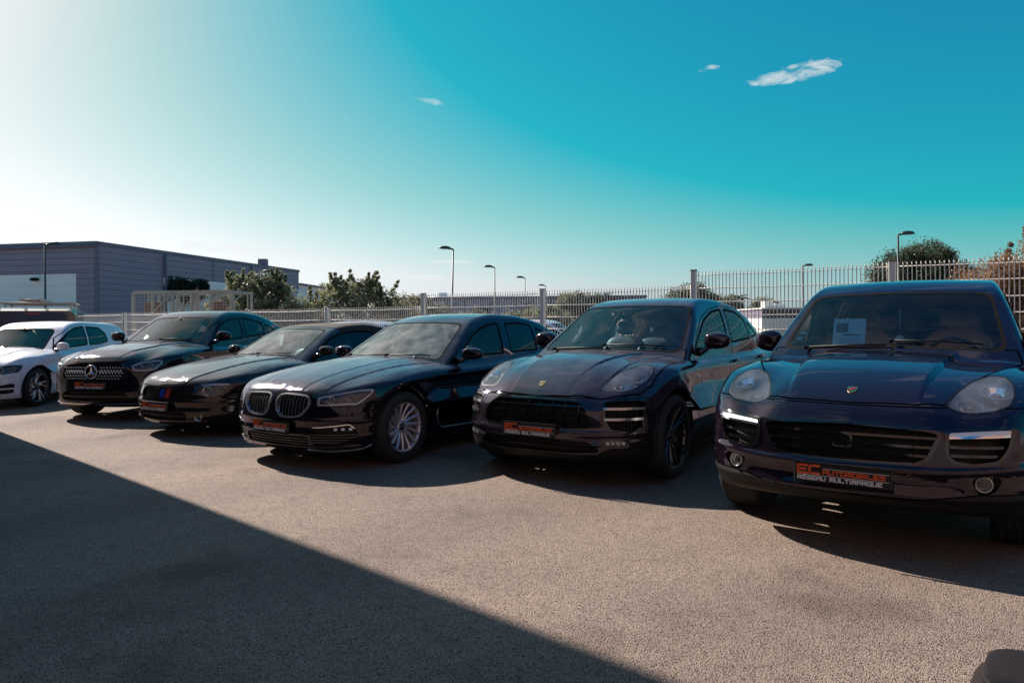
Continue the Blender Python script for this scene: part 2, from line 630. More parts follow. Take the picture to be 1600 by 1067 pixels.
class Body:
    """Implicit car body, meshed with surface nets, then cut into panels along signed-distance outlines."""
    def __init__(self, spec, h):
        self.S = spec
        self.h = h
        self.f = spec['field']
        self.mesh()

    def grad(self, P):
        e = 0.007
        g = np.empty_like(P)
        for a in range(3):
            d = np.zeros(3)
            d[a] = e
            g[:, a] = (self.f(P + d) - self.f(P - d)) / (2 * e)
        return g

    def project(self, P, it=2):
        for _ in range(it):
            f = self.f(P)
            g = self.grad(P)
            st = (f / np.maximum((g * g).sum(1), .05))[:, None] * g
            ln = np.linalg.norm(st, axis=1, keepdims=True)
            st *= np.minimum(1, self.h / np.maximum(ln, 1e-9))
            keep0 = np.abs(P[:, 1]) < 1e-7
            P = P - st
            P[keep0, 1] = 0
        return P

    def normals(self, P):
        g = self.grad(P)
        return g / np.maximum(np.linalg.norm(g, axis=1, keepdims=True), 1e-9)

    def mesh(self):
        h = self.h
        (x0, x1), y1, (z0, z1) = self.S['bounds']
        xs = np.arange(x0, x1 + h, h)
        ys = np.arange(-h / 2, y1 + h, h)
        zs = np.arange(z0, z1 + h, h)
        X, Y, Z = np.meshgrid(xs, ys, zs, indexing='ij')
        F = self.f(np.stack([X.ravel(), Y.ravel(), Z.ravel()], 1)).reshape(X.shape)
        s = F < 0
        nx, ny, nz = F.shape
        c = np.zeros((nx - 1, ny - 1, nz - 1), np.int8)
        for i in (0, 1):
            for j in (0, 1):
                for k in (0, 1):
                    c += s[i:nx - 1 + i, j:ny - 1 + j, k:nz - 1 + k]
        act = (c > 0) & (c < 8)
        I, J, K = np.nonzero(act)
        idx = np.full(act.shape, -1, np.int64)
        idx[I, J, K] = np.arange(len(I))
        acc = np.zeros((len(I), 3))
        cnt = np.zeros(len(I))
        corners = [(i, j, k) for i in (0, 1) for j in (0, 1) for k in (0, 1)]
        for a in corners:
            for ax in range(3):
                if a[ax]:
                    continue
                b = list(a)
                b[ax] = 1
                fa = F[I + a[0], J + a[1], K + a[2]]
                fb = F[I + b[0], J + b[1], K + b[2]]
                m = (fa < 0) != (fb < 0)
                t = np.where(m, fa / np.where(m, fa - fb, 1), 0)
                p = np.stack([np.full(len(I), float(a[q])) for q in range(3)], 1)
                p[:, ax] = t
                acc += p * m[:, None]
                cnt += m
        P = np.stack([xs[I], ys[J], zs[K]], 1) + acc / cnt[:, None] * h
        P[J == 0, 1] = 0
        quads = []
        for ax in range(3):
            sl0 = [slice(None)] * 3
            sl1 = [slice(None)] * 3
            sl0[ax], sl1[ax] = slice(0, -1), slice(1, None)
            A, B = s[tuple(sl0)], s[tuple(sl1)]
            m = A != B
            i, j, k = np.nonzero(m)
            sg = A[i, j, k]
            o = [q for q in range(3) if q != ax]
            ijk = np.stack([i, j, k], 1)
            ok = (ijk[:, o[0]] > 0) & (ijk[:, o[1]] > 0) & (ijk[:, o[0]] < F.shape[o[0]] - 1) & (ijk[:, o[1]] < F.shape[o[1]] - 1)
            ijk, sg = ijk[ok], sg[ok]
            def cell(d0, d1):
                q = ijk.copy()
                q[:, o[0]] += d0
                q[:, o[1]] += d1
                return idx[q[:, 0], q[:, 1], q[:, 2]]
            q = np.stack([cell(-1, -1), cell(0, -1), cell(0, 0), cell(-1, 0)], 1)
            fl = sg if ax != 1 else ~sg
            q[~fl] = q[~fl][:, ::-1]
            quads.append(q)
        Q = np.concatenate(quads)
        Q = Q[(Q >= 0).all(1)]
        P = self.project(P, 3)
        # mirror to the other side
        n = len(P)
        mid = J == 0
        mp = np.arange(n)
        mp[~mid] = n + np.arange((~mid).sum())
        P2 = P[~mid] * np.array([1, -1, 1])
        V = np.concatenate([P, P2])
        Qm = mp[Q][:, ::-1]
        Q = np.concatenate([Q, Qm])
        d1 = ((V[Q[:, 0]] - V[Q[:, 2]]) ** 2).sum(1)
        d2 = ((V[Q[:, 1]] - V[Q[:, 3]]) ** 2).sum(1)
        a = d1 <= d2
        T = np.concatenate([Q[a][:, [0, 1, 2]], Q[a][:, [0, 2, 3]], Q[~a][:, [0, 1, 3]], Q[~a][:, [1, 2, 3]]])
        self.V, self.F = V, T

    # ---- mesh surgery on triangle soups with shared vertices
    def refine(self, V, F, d, band):
        """Split every edge lying in the band around d=0 (keeps the mesh conforming)."""
        e = np.sort(np.concatenate([F[:, [0, 1]], F[:, [1, 2]], F[:, [2, 0]]]), 1)
        key = e[:, 0] * (len(V) + 1) + e[:, 1]
        uk, inv = np.unique(key, return_inverse=True)
        ua, ub = uk // (len(V) + 1), uk % (len(V) + 1)
        ln = np.linalg.norm(V[ua] - V[ub], axis=1)
        mk = (np.minimum(np.abs(d[ua]), np.abs(d[ub])) < band) & (ln > self.h * .55)
        if not mk.any():
            return V, F
        nid = np.full(len(uk), -1)
        nid[mk] = len(V) + np.arange(mk.sum())
        mid = self.project((V[ua[mk]] + V[ub[mk]]) / 2, 1)
        V2 = np.concatenate([V, mid])
        m = nid[inv].reshape(3, -1).T           # per-triangle midpoints of edges 01,12,20
        has = m >= 0
        k = has.sum(1)
        out = [F[k == 0]]
        t, q = F[k == 3], m[k == 3]
        out += [np.stack([t[:, 0], q[:, 0], q[:, 2]], 1), np.stack([t[:, 1], q[:, 1], q[:, 0]], 1),
                np.stack([t[:, 2], q[:, 2], q[:, 1]], 1), q]
        for r in range(3):
            s = (k == 1) & has[:, r]
            a, b, c, p = F[s, r], F[s, (r + 1) % 3], F[s, (r + 2) % 3], m[s, r]
            out += [np.stack([a, p, c], 1), np.stack([p, b, c], 1)]
            s = (k == 2) & ~has[:, r]           # edges r+1 and r+2 are split
            a, b, c = F[s, r], F[s, (r + 1) % 3], F[s, (r + 2) % 3]
            p, w = m[s, (r + 1) % 3], m[s, (r + 2) % 3]
            out += [np.stack([a, b, p], 1), np.stack([a, p, w], 1), np.stack([w, p, c], 1)]
        return V2, np.concatenate(out)

    def split(self, V, F, d):
        """Cut triangles along d=0 -> (V, inside faces, outside faces)."""
        d = np.where(np.abs(d) < 1e-6, 1e-6, d)
        neg = d[F] < 0
        k = neg.sum(1)
        ins, outs = [F[k == 3]], [F[k == 0]]
        newV, cache_n = [V], len(V)
        mixed = (k > 0) & (k < 3)
        if mixed.any():
            Fm, nm = F[mixed], neg[mixed]
            e = np.concatenate([Fm[:, [0, 1]], Fm[:, [1, 2]], Fm[:, [2, 0]]])
            es = np.sort(e, 1)
            cr = (d[es[:, 0]] < 0) != (d[es[:, 1]] < 0)
            key = es[:, 0] * (len(V) + 1) + es[:, 1]
            uk, inv = np.unique(key[cr], return_inverse=True)
            a, b = uk // (len(V) + 1), uk % (len(V) + 1)
            t = d[a] / (d[a] - d[b])
            p = V[a] + (V[b] - V[a]) * t[:, None]
            newV.append(p)
            em = np.full(len(e), -1)
            em[cr] = cache_n + inv
            em = em.reshape(3, -1).T
            for r in range(3):
                for sgn, A, B in ((True, ins, outs), (False, outs, ins)):
                    s = (nm[:, r] == sgn) & (nm[:, (r + 1) % 3] != sgn) & (nm[:, (r + 2) % 3] != sgn)
                    v0, v1, v2 = Fm[s, r], Fm[s, (r + 1) % 3], Fm[s, (r + 2) % 3]
                    p01, p20 = em[s, r], em[s, (r + 2) % 3]
                    A.append(np.stack([v0, p01, p20], 1))
                    B.append(np.stack([p01, v1, v2], 1))
                    B.append(np.stack([p01, v2, p20], 1))
        return np.concatenate(newV), np.concatenate(ins), np.concatenate(outs)

    @staticmethod
    def compact(V, F):
        u, inv = np.unique(F, return_inverse=True)
        return V[u], inv.reshape(F.shape)

    def cut(self, V, F, dfun, passes=1, gap=0.0):
        """-> inside (V,F), outside (V,F); gap leaves an open joint of that width."""
        for _ in range(passes):
            V, F = self.refine(V, F, dfun(V), self.h * 1.2)
        d = dfun(V)
        if gap > 0:
            Va, fi, fo = self.split(V, F, d - gap / 2)
            outp = self.compact(Va, fo) if len(fo) else None
            if not len(fi):
                return None, outp
            Vb, fb = self.compact(Va, fi)
            db = dfun(Vb) + gap / 2
            Vc, fi2, fo2 = self.split(Vb, fb, db)
            return (self.compact(Vc, fi2) if len(fi2) else None), outp
        V, fi, fo = self.split(V, F, d)
        return (self.compact(V, fi) if len(fi) else None), (self.compact(V, fo) if len(fo) else None)

    def patch(self, dfun, passes=2, src=None):
        """Copy of the skin inside an outline."""
        V, F = src if src is not None else (self.V, self.F)
        d = dfun(V)
        keep = (d[F] < .08).any(1)
        if not keep.any():
            return None
        V, F = self.compact(V, F[keep])
        return self.cut(V, F, dfun, passes)[0]

    def solid(self, V, F, off, thick, direction=None):
        """Raise a patch by off and give it side walls of depth thick. Returns V,F,N."""
        n = self.normals(V)
        dr = n if direction is None else np.broadcast_to(np.asarray(direction, float), V.shape)
        T = V + dr * off
        Bv = T - dr * thick
        e = np.concatenate([F[:, [0, 1]], F[:, [1, 2]], F[:, [2, 0]]])
        es = np.sort(e, 1)
        key = es[:, 0] * (len(V) + 1) + es[:, 1]
        u, i, c = np.unique(key, return_index=True, return_counts=True)
        be = e[i[c == 1]]
        # walls get their own vertices so the edge stays crisp
        a, b = be[:, 0], be[:, 1]
        k = len(a)
        wv = np.concatenate([T[a], T[b], Bv[a], Bv[b]])
        o = len(V)
        i0 = o + np.arange(k)
        wf = np.concatenate([np.stack([i0 + k, i0, i0 + 2 * k], 1), np.stack([i0 + k, i0 + 2 * k, i0 + 3 * k], 1)])
        ed = T[b] - T[a]
        wn = np.cross(ed, dr[a])
        wn /= np.maximum(np.linalg.norm(wn, axis=1, keepdims=True), 1e-9)
        wn = wn * (1 if thick > 0 else -1)
        return np.concatenate([T, wv]), np.concatenate([F, wf]), np.concatenate([n, wn, wn, wn, wn])


def car_field(S):
    hc, hf = Tab(S['hood'], .03), Tab(S['fender'], .03)
    wf = Tab(S['fmix'], .03, even=True)
    crown = Tab(S['crown'], .03, even=True)
    wp, sz = Tab(S['plan'], .05), Tab(S['section'], .02)
    fz, nose = Tab(S['front'], S.get('fsig', .014)), Tab(S['nose'], .03, even=True)
    rz, tail = Tab(S['rear'], .04), Tab(S['tail'], .04, even=True)
    zb = Tab(S['floor'], .03)
    G = Tab(S['cabin'], .05)
    Gd = Tab([(x, float(G(np.array(x + .01)) - G(np.array(x - .01))) / .02) for x in np.arange(S['bounds'][0][0], S['bounds'][0][1] + .1, .02)], 0)
    gw = Tab(S['cabw'], .06)
    bow, gcr, tum, tcur, zg = S['bow'], S['gcrown'], S['tumble'], S['tcurve'], S['belt']
    arches, wr = S['arches'], S['wheel_r']
    rts, rg, rf = S.get('r_shoulder', .14), S.get('r_roof', .13), S.get('r_front', .12)
    extra = S.get('extra')
    fextra = S.get('fextra')
    sextra = S.get('sextra')

    def f(P):
        x, y, z = P[:, 0], np.abs(P[:, 1]), P[:, 2]
        m = np.clip(wf(y), 0, 1)
        H = hc(x) * (1 - m) + hf(x) * m + crown(y)
        if extra:
            H = H + extra(x, y)
        W = wp(x) + sz(z)
        for (xw, ra, am) in arches:
            r = np.hypot(x - xw, z - wr)
            W = W + am * np.exp(-((r - ra) / .085) ** 2)
        if sextra:
            W = W + sextra(x, z)
        fr = fz(z) - nose(y)
        if fextra:
            fr = fr + fextra(y, z)
        top, side, front = z - H, y - W, (x - fr) * .85
        rear = (rz(z) + tail(y) - x) * .85
        low = smax(smax(top, side, rts), front, rf)
        low = smax(smax(low, rear, .15), zb(x) - z, .04)
        xg = x + bow * y * y
        sl = Gd(xg)
        gt = (z - G(xg) + gcr * y * y) / np.sqrt(1 + sl * sl)
        dz = z - zg
        gs = y - (gw(x) - tum * dz - tcur * dz * np.abs(dz))
        gh = smax(smax(gt, gs, rg), .55 - z, .02)
        return smin(low, gh, S.get('r_belt', .03))
    return f


# Local car frame: x forward from the front axle, y to the car's left, z up.
SPECS = {}

def hood_step(y0, k, h, w, xa, xb, ramp=.25):
    """Raised middle of the bonnet, bounded by a crease at |y| = y0 + k*(xref - x)."""
    def e(x, y):
        yc = y0 + k * (.7 - x)
        return h * (1 - sstep(-w, w, y - yc)) * sstep(xa, xa + ramp, x) * (1 - sstep(xb - ramp, xb, x))
    return e


def crease(z0, k, h, w, xa=-9, xb=9):
    """Sharp character line along the flank at z = z0 + k*x."""
    return lambda x, z: h * np.exp(-np.abs(z - z0 - k * x) / w) * sstep(xa, xa + .4, x) * (1 - sstep(xb - .4, xb, x))


def esum(*fs):
    return lambda x, y: sum(f(x, y) for f in fs)


# large SUV, nearest on the right
SPECS['suv'] = dict(
    bounds=((-4.1, 1.06), 1.06, (.14, 1.78)), wheel_r=.385, wb=2.895, track=.83, tyre_w=.285,
    hood=[(-4.2, 1.05), (-.9, 1.10), (-.5, 1.125), (-.1, 1.105), (.3, 1.05), (.6, .975), (.8, .895), (.95, .79)],
    fender=[(-4.2, 1.10), (-1.2, 1.09), (-.6, 1.095), (-.2, 1.09), (.15, 1.055), (.4, .99), (.6, .90), (.75, .80), (.88, .64)],
    fmix=[(0, 0), (.35, 0), (.62, .85), (.75, 1), (1.1, 1)],
    crown=[(0, 0), (.3, -.008), (.55, -.025), (.7, -.02), (.9, -.055), (1.1, -.13)],
    plan=[(-4.0, .86), (-3.4, .95), (-2.9, .965), (-2.0, .94), (-1.0, .94), (0, .955), (.5, .93), (.95, .84)],
    section=[(.15, -.13), (.30, -.055), (.45, -.02), (.62, -.005), (.80, 0), (.95, -.012), (1.08, -.045), (1.2, -.1)],
    front=[(.15, .70), (.24, .82), (.34, .90), (.46, .935), (.56, .935), (.66, .925), (.76, .90), (.86, .83), (.95, .68), (1.05, .45)],
    nose=[(0, 0), (.3, .02), (.55, .075), (.72, .155), (.84, .27), (.93, .44), (1.0, .66), (1.1, 1.1)],
    rear=[(.15, -3.65), (.4, -3.88), (.7, -3.9), (1.0, -3.85), (1.3, -3.6)],
    tail=[(0, 0), (.5, .03), (.8, .14), (.95, .4), (1.1, .9)],
    floor=[(-4, .30), (-3.4, .22), (.3, .22), (.6, .27), (.8, .29), (1, .32)],
    cabin=[(-4.1, .85), (-3.85, 1.05), (-3.62, 1.25), (-3.3, 1.53), (-2.9, 1.635), (-2.3, 1.69), (-1.8, 1.70), (-1.45, 1.675), (-1.22, 1.615), (-.9, 1.43), (-.45, 1.155), (-.1, .92)],
    cabw=[(-4.1, .72), (-3.4, .80), (-2.5, .845), (-1.2, .85), (-.4, .86), (.2, .86)],
    belt=1.10, bow=.26, gcrown=.042, tumble=.22, tcurve=.24,
    arches=[(0, .47, .022), (-2.895, .47, .028)], r_shoulder=.065, r_roof=.045, r_front=.06, r_belt=.012)

SPECS['suv']['fextra'] = lambda y, z: (.020 * np.exp(-((z - .532 - .06 * np.clip(y - .45, 0, .4)) / .022) ** 2)
                                          - .022 * np.exp(-((z - .455) / .035) ** 2) * (1 - sstep(.50, .62, y))
                                          + .016 * np.exp(-((z - .385) / .022) ** 2) - .008 * np.exp(-((z - .80) / .03) ** 2))
SPECS['suv']['extra'] = hood_step(.36, .09, .020, .014, -.9, .85)
SPECS['suv']['sextra'] = esum(crease(.98, -.01, .012, .035), crease(.42, 0, .010, .03, -2.6, -.3))

# compact SUV
SPECS['compact'] = dict(
    bounds=((-4.0, 1.0), 1.04, (.12, 1.70)), wheel_r=.365, wb=2.807, track=.83, tyre_w=.28,
    hood=[(-4, 1.0), (-.9, 1.04), (-.5, 1.06), (-.1, 1.045), (.3, .985), (.55, .915), (.74, .82), (.86, .70), (.95, .58)],
    fender=[(-4, 1.04), (-1.2, 1.03), (-.6, 1.03), (-.2, 1.03), (.1, 1.005), (.35, .94), (.55, .845), (.7, .74), (.82, .59)],
    fmix=[(0, 0), (.35, 0), (.6, .85), (.73, 1), (1.1, 1)],
    crown=[(0, 0), (.25, -.006), (.5, -.022), (.68, -.012), (.88, -.055), (1.1, -.14)],
    plan=[(-3.9, .84), (-3.3, .94), (-2.8, .955), (-2.0, .915), (-1.0, .915), (0, .945), (.45, .92), (.9, .82)],
    section=[(.12, -.12), (.26, -.05), (.42, -.035), (.58, -.03), (.74, -.005), (.9, 0), (1.0, -.02), (1.15, -.09)],
    front=[(.12, .68), (.20, .80), (.30, .86), (.42, .88), (.54, .875), (.64, .86), (.72, .82), (.8, .74), (.9, .58), (1.0, .35)],
    nose=[(0, 0), (.3, .02), (.55, .08), (.72, .17), (.83, .28), (.91, .44), (.98, .66), (1.08, 1.1)],
    rear=[(.12, -3.5), (.4, -3.78), (.7, -3.81), (.95, -3.78), (1.3, -3.5)],
    tail=[(0, 0), (.5, .04), (.8, .18), (.93, .42), (1.08, .9)],
    floor=[(-4, .28), (-3.3, .2), (.4, .2), (.75, .2), (1, .24)],
    cabin=[(-4.0, .80), (-3.72, 1.0), (-3.4, 1.22), (-3.05, 1.42), (-2.6, 1.55), (-2.1, 1.61), (-1.7, 1.62), (-1.4, 1.59), (-1.2, 1.535), (-.9, 1.36), (-.45, 1.10), (-.1, .87)],
    cabw=[(-4, .64), (-3.4, .73), (-2.6, .80), (-1.2, .82), (-.4, .835), (.2, .84)],
    belt=1.04, bow=.26, gcrown=.042, tumble=.26, tcurve=.30,
    arches=[(0, .455, .025), (-2.807, .455, .035)], r_shoulder=.085, r_roof=.045, r_front=.06, r_belt=.012)

SPECS['compact']['fextra'] = lambda y, z: (.016 * np.exp(-((z - .455) / .025) ** 2) + .012 * np.exp(-((z - .345 - .05 * sstep(.5, .65, y)) / .018) ** 2)
                                              - .012 * np.exp(-((z - .40) / .02) ** 2))
SPECS['compact']['extra'] = esum(hood_step(.28, .13, .015, .011, -.9, .85), hood_step(.53, .10, .011, .011, -.9, .75))
SPECS['compact']['sextra'] = esum(crease(.93, -.012, .012, .03), crease(.45, 0, .012, .04, -2.6, -.3))

# long saloon
SPECS['saloon'] = dict(
    bounds=((-4.36, .96), 1.03, (.10, 1.56)), wheel_r=.348, wb=3.07, track=.83, tyre_w=.25,
    hood=[(-4.4, 1.0), (-3.9, 1.06), (-3.3, 1.08), (-1.0, .98), (-.6, .985), (-.2, .955), (.2, .895), (.5, .83), (.7, .765), (.80, .69), (.9, .58)],
    fender=[(-4.4, .98), (-3.9, 1.03), (-3.3, 1.04), (-1.0, .955), (-.6, .955), (-.2, .935), (.2, .88), (.5, .81), (.68, .74), (.8, .65)],
    fmix=[(0, 0), (.4, 0), (.7, 1), (1.1, 1)],
    crown=[(0, 0), (.3, -.008), (.6, -.018), (.8, -.04), (.92, -.085), (1.1, -.17)],
    plan=[(-4.25, .84), (-3.6, .92), (-3.07, .935), (-2, .935), (-1, .93), (0, .925), (.45, .90), (.85, .80)],
    section=[(.12, -.11), (.22, -.05), (.35, -.025), (.55, -.006), (.72, 0), (.86, -.004), (.95, -.035), (1.1, -.11)],
    front=[(.12, .66), (.20, .79), (.30, .83), (.42, .845), (.52, .845), (.62, .83), (.70, .80), (.78, .74), (.88, .5)],
    nose=[(0, 0), (.3, .018), (.5, .058), (.68, .14), (.80, .26), (.88, .43), (.95, .66), (1.05, 1.1)],
    rear=[(.12, -3.95), (.35, -4.2), (.7, -4.25), (1.0, -4.24), (1.2, -4.1)],
    tail=[(0, 0), (.5, .04), (.75, .15), (.9, .4), (1.05, .9)],
    floor=[(-4.3, .28), (-3.7, .17), (.4, .17), (.75, .15), (.95, .2)],
    cabin=[(-4.3, .84), (-4.0, .97), (-3.72, 1.10), (-3.3, 1.27), (-2.9, 1.40), (-2.4, 1.465), (-2.0, 1.478), (-1.65, 1.45), (-1.42, 1.395), (-1.1, 1.24), (-.55, .945), (-.2, .74)],
    cabw=[(-4.3, .60), (-3.7, .68), (-3.0, .765), (-1.8, .80), (-.5, .815), (.2, .82)],
    belt=.97, bow=.30, gcrown=.05, tumble=.30, tcurve=.40,
    arches=[(0, .41, .012), (-3.07, .41, .014)], r_shoulder=.045, r_roof=.045, r_front=.04, r_belt=.010)

SPECS['saloon']['fextra'] = lambda y, z: (.012 * np.exp(-((z - .47) / .02) ** 2) - .010 * np.exp(-((z - .40) / .04) ** 2)
                                             + .014 * np.exp(-((z - .22) / .018) ** 2))
SPECS['saloon']['extra'] = esum(hood_step(.30, .10, .006, .012, -.9, .85), hood_step(.56, .09, .009, .012, -.9, .8))
SPECS['saloon']['sextra'] = lambda x, z: .016 * np.exp(-np.abs(z - .80 + .025 * x) / .03) * (1 - sstep(.1, .5, x)) - .012 * np.exp(-((z - .45) / .12) ** 2) * sstep(-2.6, -2.2, x) * (1 - sstep(-.7, -.4, x))

# low convertible coupe
SPECS['coupe'] = dict(
    bounds=((-4.05, .98), 1.0, (.10, 1.44)), wheel_r=.335, wb=2.78, track=.80, tyre_w=.25,
    hood=[(-4.1, .93), (-3.6, .97), (-3.0, .97), (-1.0, .92), (-.65, .93), (-.3, .905), (.1, .845), (.45, .77), (.68, .705), (.8, .64), (.92, .52)],
    fender=[(-4.1, .92), (-3.6, .95), (-3.0, .95), (-1.0, .90), (-.6, .905), (-.2, .885), (.15, .83), (.45, .755), (.62, .69), (.75, .60)],
    fmix=[(0, 0), (.4, 0), (.7, 1), (1.1, 1)],
    crown=[(0, 0), (.3, -.008), (.6, -.018), (.78, -.04), (.9, -.09), (1.1, -.18)],
    plan=[(-3.95, .80), (-3.4, .90), (-2.78, .915), (-2, .90), (-1, .90), (0, .905), (.45, .88), (.88, .78)],
    section=[(.12, -.10), (.22, -.05), (.35, -.02), (.5, 0), (.68, 0), (.82, -.006), (.92, -.04), (1.05, -.11)],
    front=[(.12, .68), (.2, .79), (.3, .835), (.42, .85), (.5, .845), (.58, .82), (.66, .785), (.76, .69), (.86, .45)],
    nose=[(0, 0), (.3, .03), (.5, .09), (.66, .18), (.77, .3), (.85, .45), (.92, .68), (1.0, 1.1)],
    rear=[(.12, -3.7), (.35, -3.9), (.7, -3.95), (1.0, -3.92), (1.2, -3.8)],
    tail=[(0, 0), (.5, .05), (.75, .18), (.9, .45), (1.0, .8)],
    floor=[(-4, .26), (-3.4, .16), (.4, .16), (.75, .14), (.95, .18)],
    cabin=[(-4.0, .7), (-3.5, .86), (-3.15, 1.03), (-2.85, 1.22), (-2.5, 1.325), (-2.1, 1.37), (-1.8, 1.36), (-1.55, 1.335), (-1.38, 1.29), (-1.1, 1.165), (-.65, .95), (-.3, .77)],
    cabw=[(-4, .56), (-3.3, .66), (-2.6, .75), (-1.6, .785), (-.5, .80), (.2, .8)],
    belt=.92, bow=.30, gcrown=.06, tumble=.30, tcurve=.45,
    arches=[(0, .40, .014), (-2.78, .40, .016)], r_shoulder=.05, r_roof=.07, r_front=.055, r_belt=.010)

SPECS['coupe']['fextra'] = lambda y, z: .012 * np.exp(-((z - .45) / .02) ** 2) - .010 * np.exp(-((z - .38) / .03) ** 2) + .012 * np.exp(-((z - .20) / .02) ** 2)
SPECS['coupe']['extra'] = hood_step(.40, .12, .013, .012, -.9, .85)
SPECS['coupe']['sextra'] = crease(.76, -.02, .014, .03)

# crossover with a sloping tail
SPECS['crossover'] = dict(
    bounds=((-4.0, .98), 1.03, (.12, 1.68)), wheel_r=.365, wb=2.873, track=.81, tyre_w=.25,
    hood=[(-4, 1.05), (-1.0, 1.06), (-.6, 1.085), (-.2, 1.07), (.2, 1.025), (.5, .98), (.68, .93), (.80, .845), (.88, .72)],
    fender=[(-4, 1.07), (-1.2, 1.05), (-.6, 1.06), (-.2, 1.05), (.2, 1.0), (.45, .94), (.62, .87), (.75, .77)],
    fmix=[(0, 0), (.4, 0), (.7, 1), (1.1, 1)],
    crown=[(0, 0), (.3, -.006), (.6, -.018), (.78, -.035), (.9, -.08), (1.1, -.16)],
    plan=[(-3.85, .82), (-3.3, .92), (-2.87, .935), (-2, .915), (-1, .915), (0, .925), (.45, .90), (.88, .82)],
    section=[(.14, -.11), (.26, -.05), (.42, -.03), (.58, -.01), (.76, 0), (.92, -.004), (1.05, -.04), (1.2, -.11)],
    front=[(.14, .68), (.22, .8), (.32, .85), (.45, .87), (.6, .865), (.72, .85), (.82, .82), (.9, .75), (1.0, .5)],
    nose=[(0, 0), (.3, .018), (.5, .06), (.68, .14), (.8, .26), (.88, .42), (.95, .66), (1.05, 1.1)],
    rear=[(.14, -3.6), (.4, -3.83), (.7, -3.87), (1.0, -3.85), (1.3, -3.6)],
    tail=[(0, 0), (.5, .04), (.78, .16), (.92, .42), (1.05, .9)],
    floor=[(-4, .28), (-3.3, .2), (.4, .2), (.75, .2), (1, .24)],
    cabin=[(-4.0, .9), (-3.7, 1.1), (-3.3, 1.30), (-2.9, 1.47), (-2.4, 1.575), (-2.0, 1.60), (-1.65, 1.595), (-1.4, 1.56), (-1.22, 1.50), (-1.0, 1.375), (-.55, 1.105), (-.2, .88)],
    cabw=[(-4, .62), (-3.4, .70), (-2.6, .78), (-1.2, .81), (-.4, .825), (.2, .83)],
    belt=1.06, bow=.26, gcrown=.05, tumble=.26, tcurve=.40,
    arches=[(0, .445, .018), (-2.873, .445, .022)], r_shoulder=.05, r_roof=.06, r_front=.05, r_belt=.010)

SPECS['crossover']['extra'] = hood_step(.34, .12, .015, .012, -.9, .85)
SPECS['crossover']['sextra'] = crease(.93, -.015, .014, .03)

# three-door hatchback
SPECS['hatch'] = dict(
    bounds=((-3.6, .95), .98, (.10, 1.52)), wheel_r=.325, wb=2.63, track=.78, tyre_w=.235,
    hood=[(-3.6, .95), (-1.0, .95), (-.55, .985), (-.2, .965), (.2, .90), (.5, .82), (.66, .755), (.76, .68), (.86, .56)],
    fender=[(-3.6, .98), (-1.0, .95), (-.55, .96), (-.2, .945), (.2, .885), (.45, .805), (.6, .73), (.72, .64)],
    fmix=[(0, 0), (.4, 0), (.66, 1), (1.1, 1)],
    crown=[(0, 0), (.3, -.008), (.55, -.02), (.74, -.04), (.86, -.09), (1.0, -.16)],
    plan=[(-3.4, .80), (-3.0, .87), (-2.6, .89), (-2, .88), (-1, .875), (0, .875), (.4, .855), (.83, .77)],
    section=[(.12, -.10), (.22, -.04), (.35, -.02), (.5, -.006), (.68, 0), (.84, -.006), (.95, -.04), (1.1, -.11)],
    front=[(.12, .66), (.2, .78), (.3, .82), (.42, .835), (.52, .83), (.62, .805), (.7, .76), (.8, .62), (.9, .4)],
    nose=[(0, 0), (.3, .02), (.5, .07), (.64, .15), (.74, .26), (.82, .42), (.89, .66), (1.0, 1.1)],
    rear=[(.12, -3.2), (.35, -3.4), (.7, -3.43), (1.0, -3.4), (1.3, -3.2)],
    tail=[(0, 0), (.5, .03), (.72, .12), (.85, .36), (1.0, .8)],
    floor=[(-3.5, .25), (-3, .16), (.4, .16), (.7, .15), (.9, .18)],
    cabin=[(-3.6, .70), (-3.46, .92), (-3.32, 1.14), (-3.14, 1.33), (-2.95, 1.395), (-2.2, 1.437), (-1.75, 1.45), (-1.4, 1.43), (-1.15, 1.365), (-.9, 1.21), (-.45, .935), (-.1, .74)],
    cabw=[(-3.5, .68), (-3.0, .74), (-2.2, .77), (-1.2, .775), (-.4, .785), (.2, .79)],
    belt=.95, bow=.28, gcrown=.05, tumble=.24, tcurve=.36,
    arches=[(0, .40, .012), (-2.63, .40, .014)], r_shoulder=.04, r_roof=.05, r_front=.05, r_belt=.010)
SPECS['hatch']['extra'] = hood_step(.42, .08, .010, .012, -.9, .8)
SPECS['hatch']['sextra'] = crease(.80, -.01, .014, .03)

# ------------------------------------------------------------------ shared car materials
M_BLACK = pmat('black plastic', (.004, .0034, .0036), .55, spec=.25, bump=(300, .15, .001))
M_RUBBER = pmat('window rubber', (.010, .009, .010), .95, spec=.08)
M_GLOSSBLACK = pmat('gloss black', (.006, .005, .006), .08, coat=.6)
M_VOID = pmat('dark grille mesh', (.004, .0035, .004), .7)
M_TRIM = pmat('dark cabin trim', (.018, .016, .017), .75)
M_CHROME = pmat('chrome', (.86, .86, .88), .07, 1.0)
M_SATIN = pmat('satin metal trim', (.42, .41, .42), .28, 1.0)
M_TYRE = pmat('tyre rubber', (.016, .015, .016), .8, bump=(160, .2, .002))
M_RIM_SILVER = pmat('silver alloy', (.62, .60, .64), .32, .65, coat=.4)
M_RIM_DARK = pmat('black alloy', (.02, .018, .02), .2, .3, coat=.7)
M_RIM_FACE = pmat('machined alloy face', (.62, .58, .56), .3, .6)
M_DISC = pmat('brake disc steel', (.24, .23, .23), .35, 1.0)
M_BEIGE = pmat('beige leather', (.58, .42, .32), .55, noise=(8, .15))
M_DARKSEAT = pmat('black leather', (.022, .019, .02), .5)
M_GREYSEAT = pmat('grey leather', (.30, .27, .24), .55)
M_LAMP = pmat('lamp reflector', (.96, .95, .97), .12, .9, coat=.6)
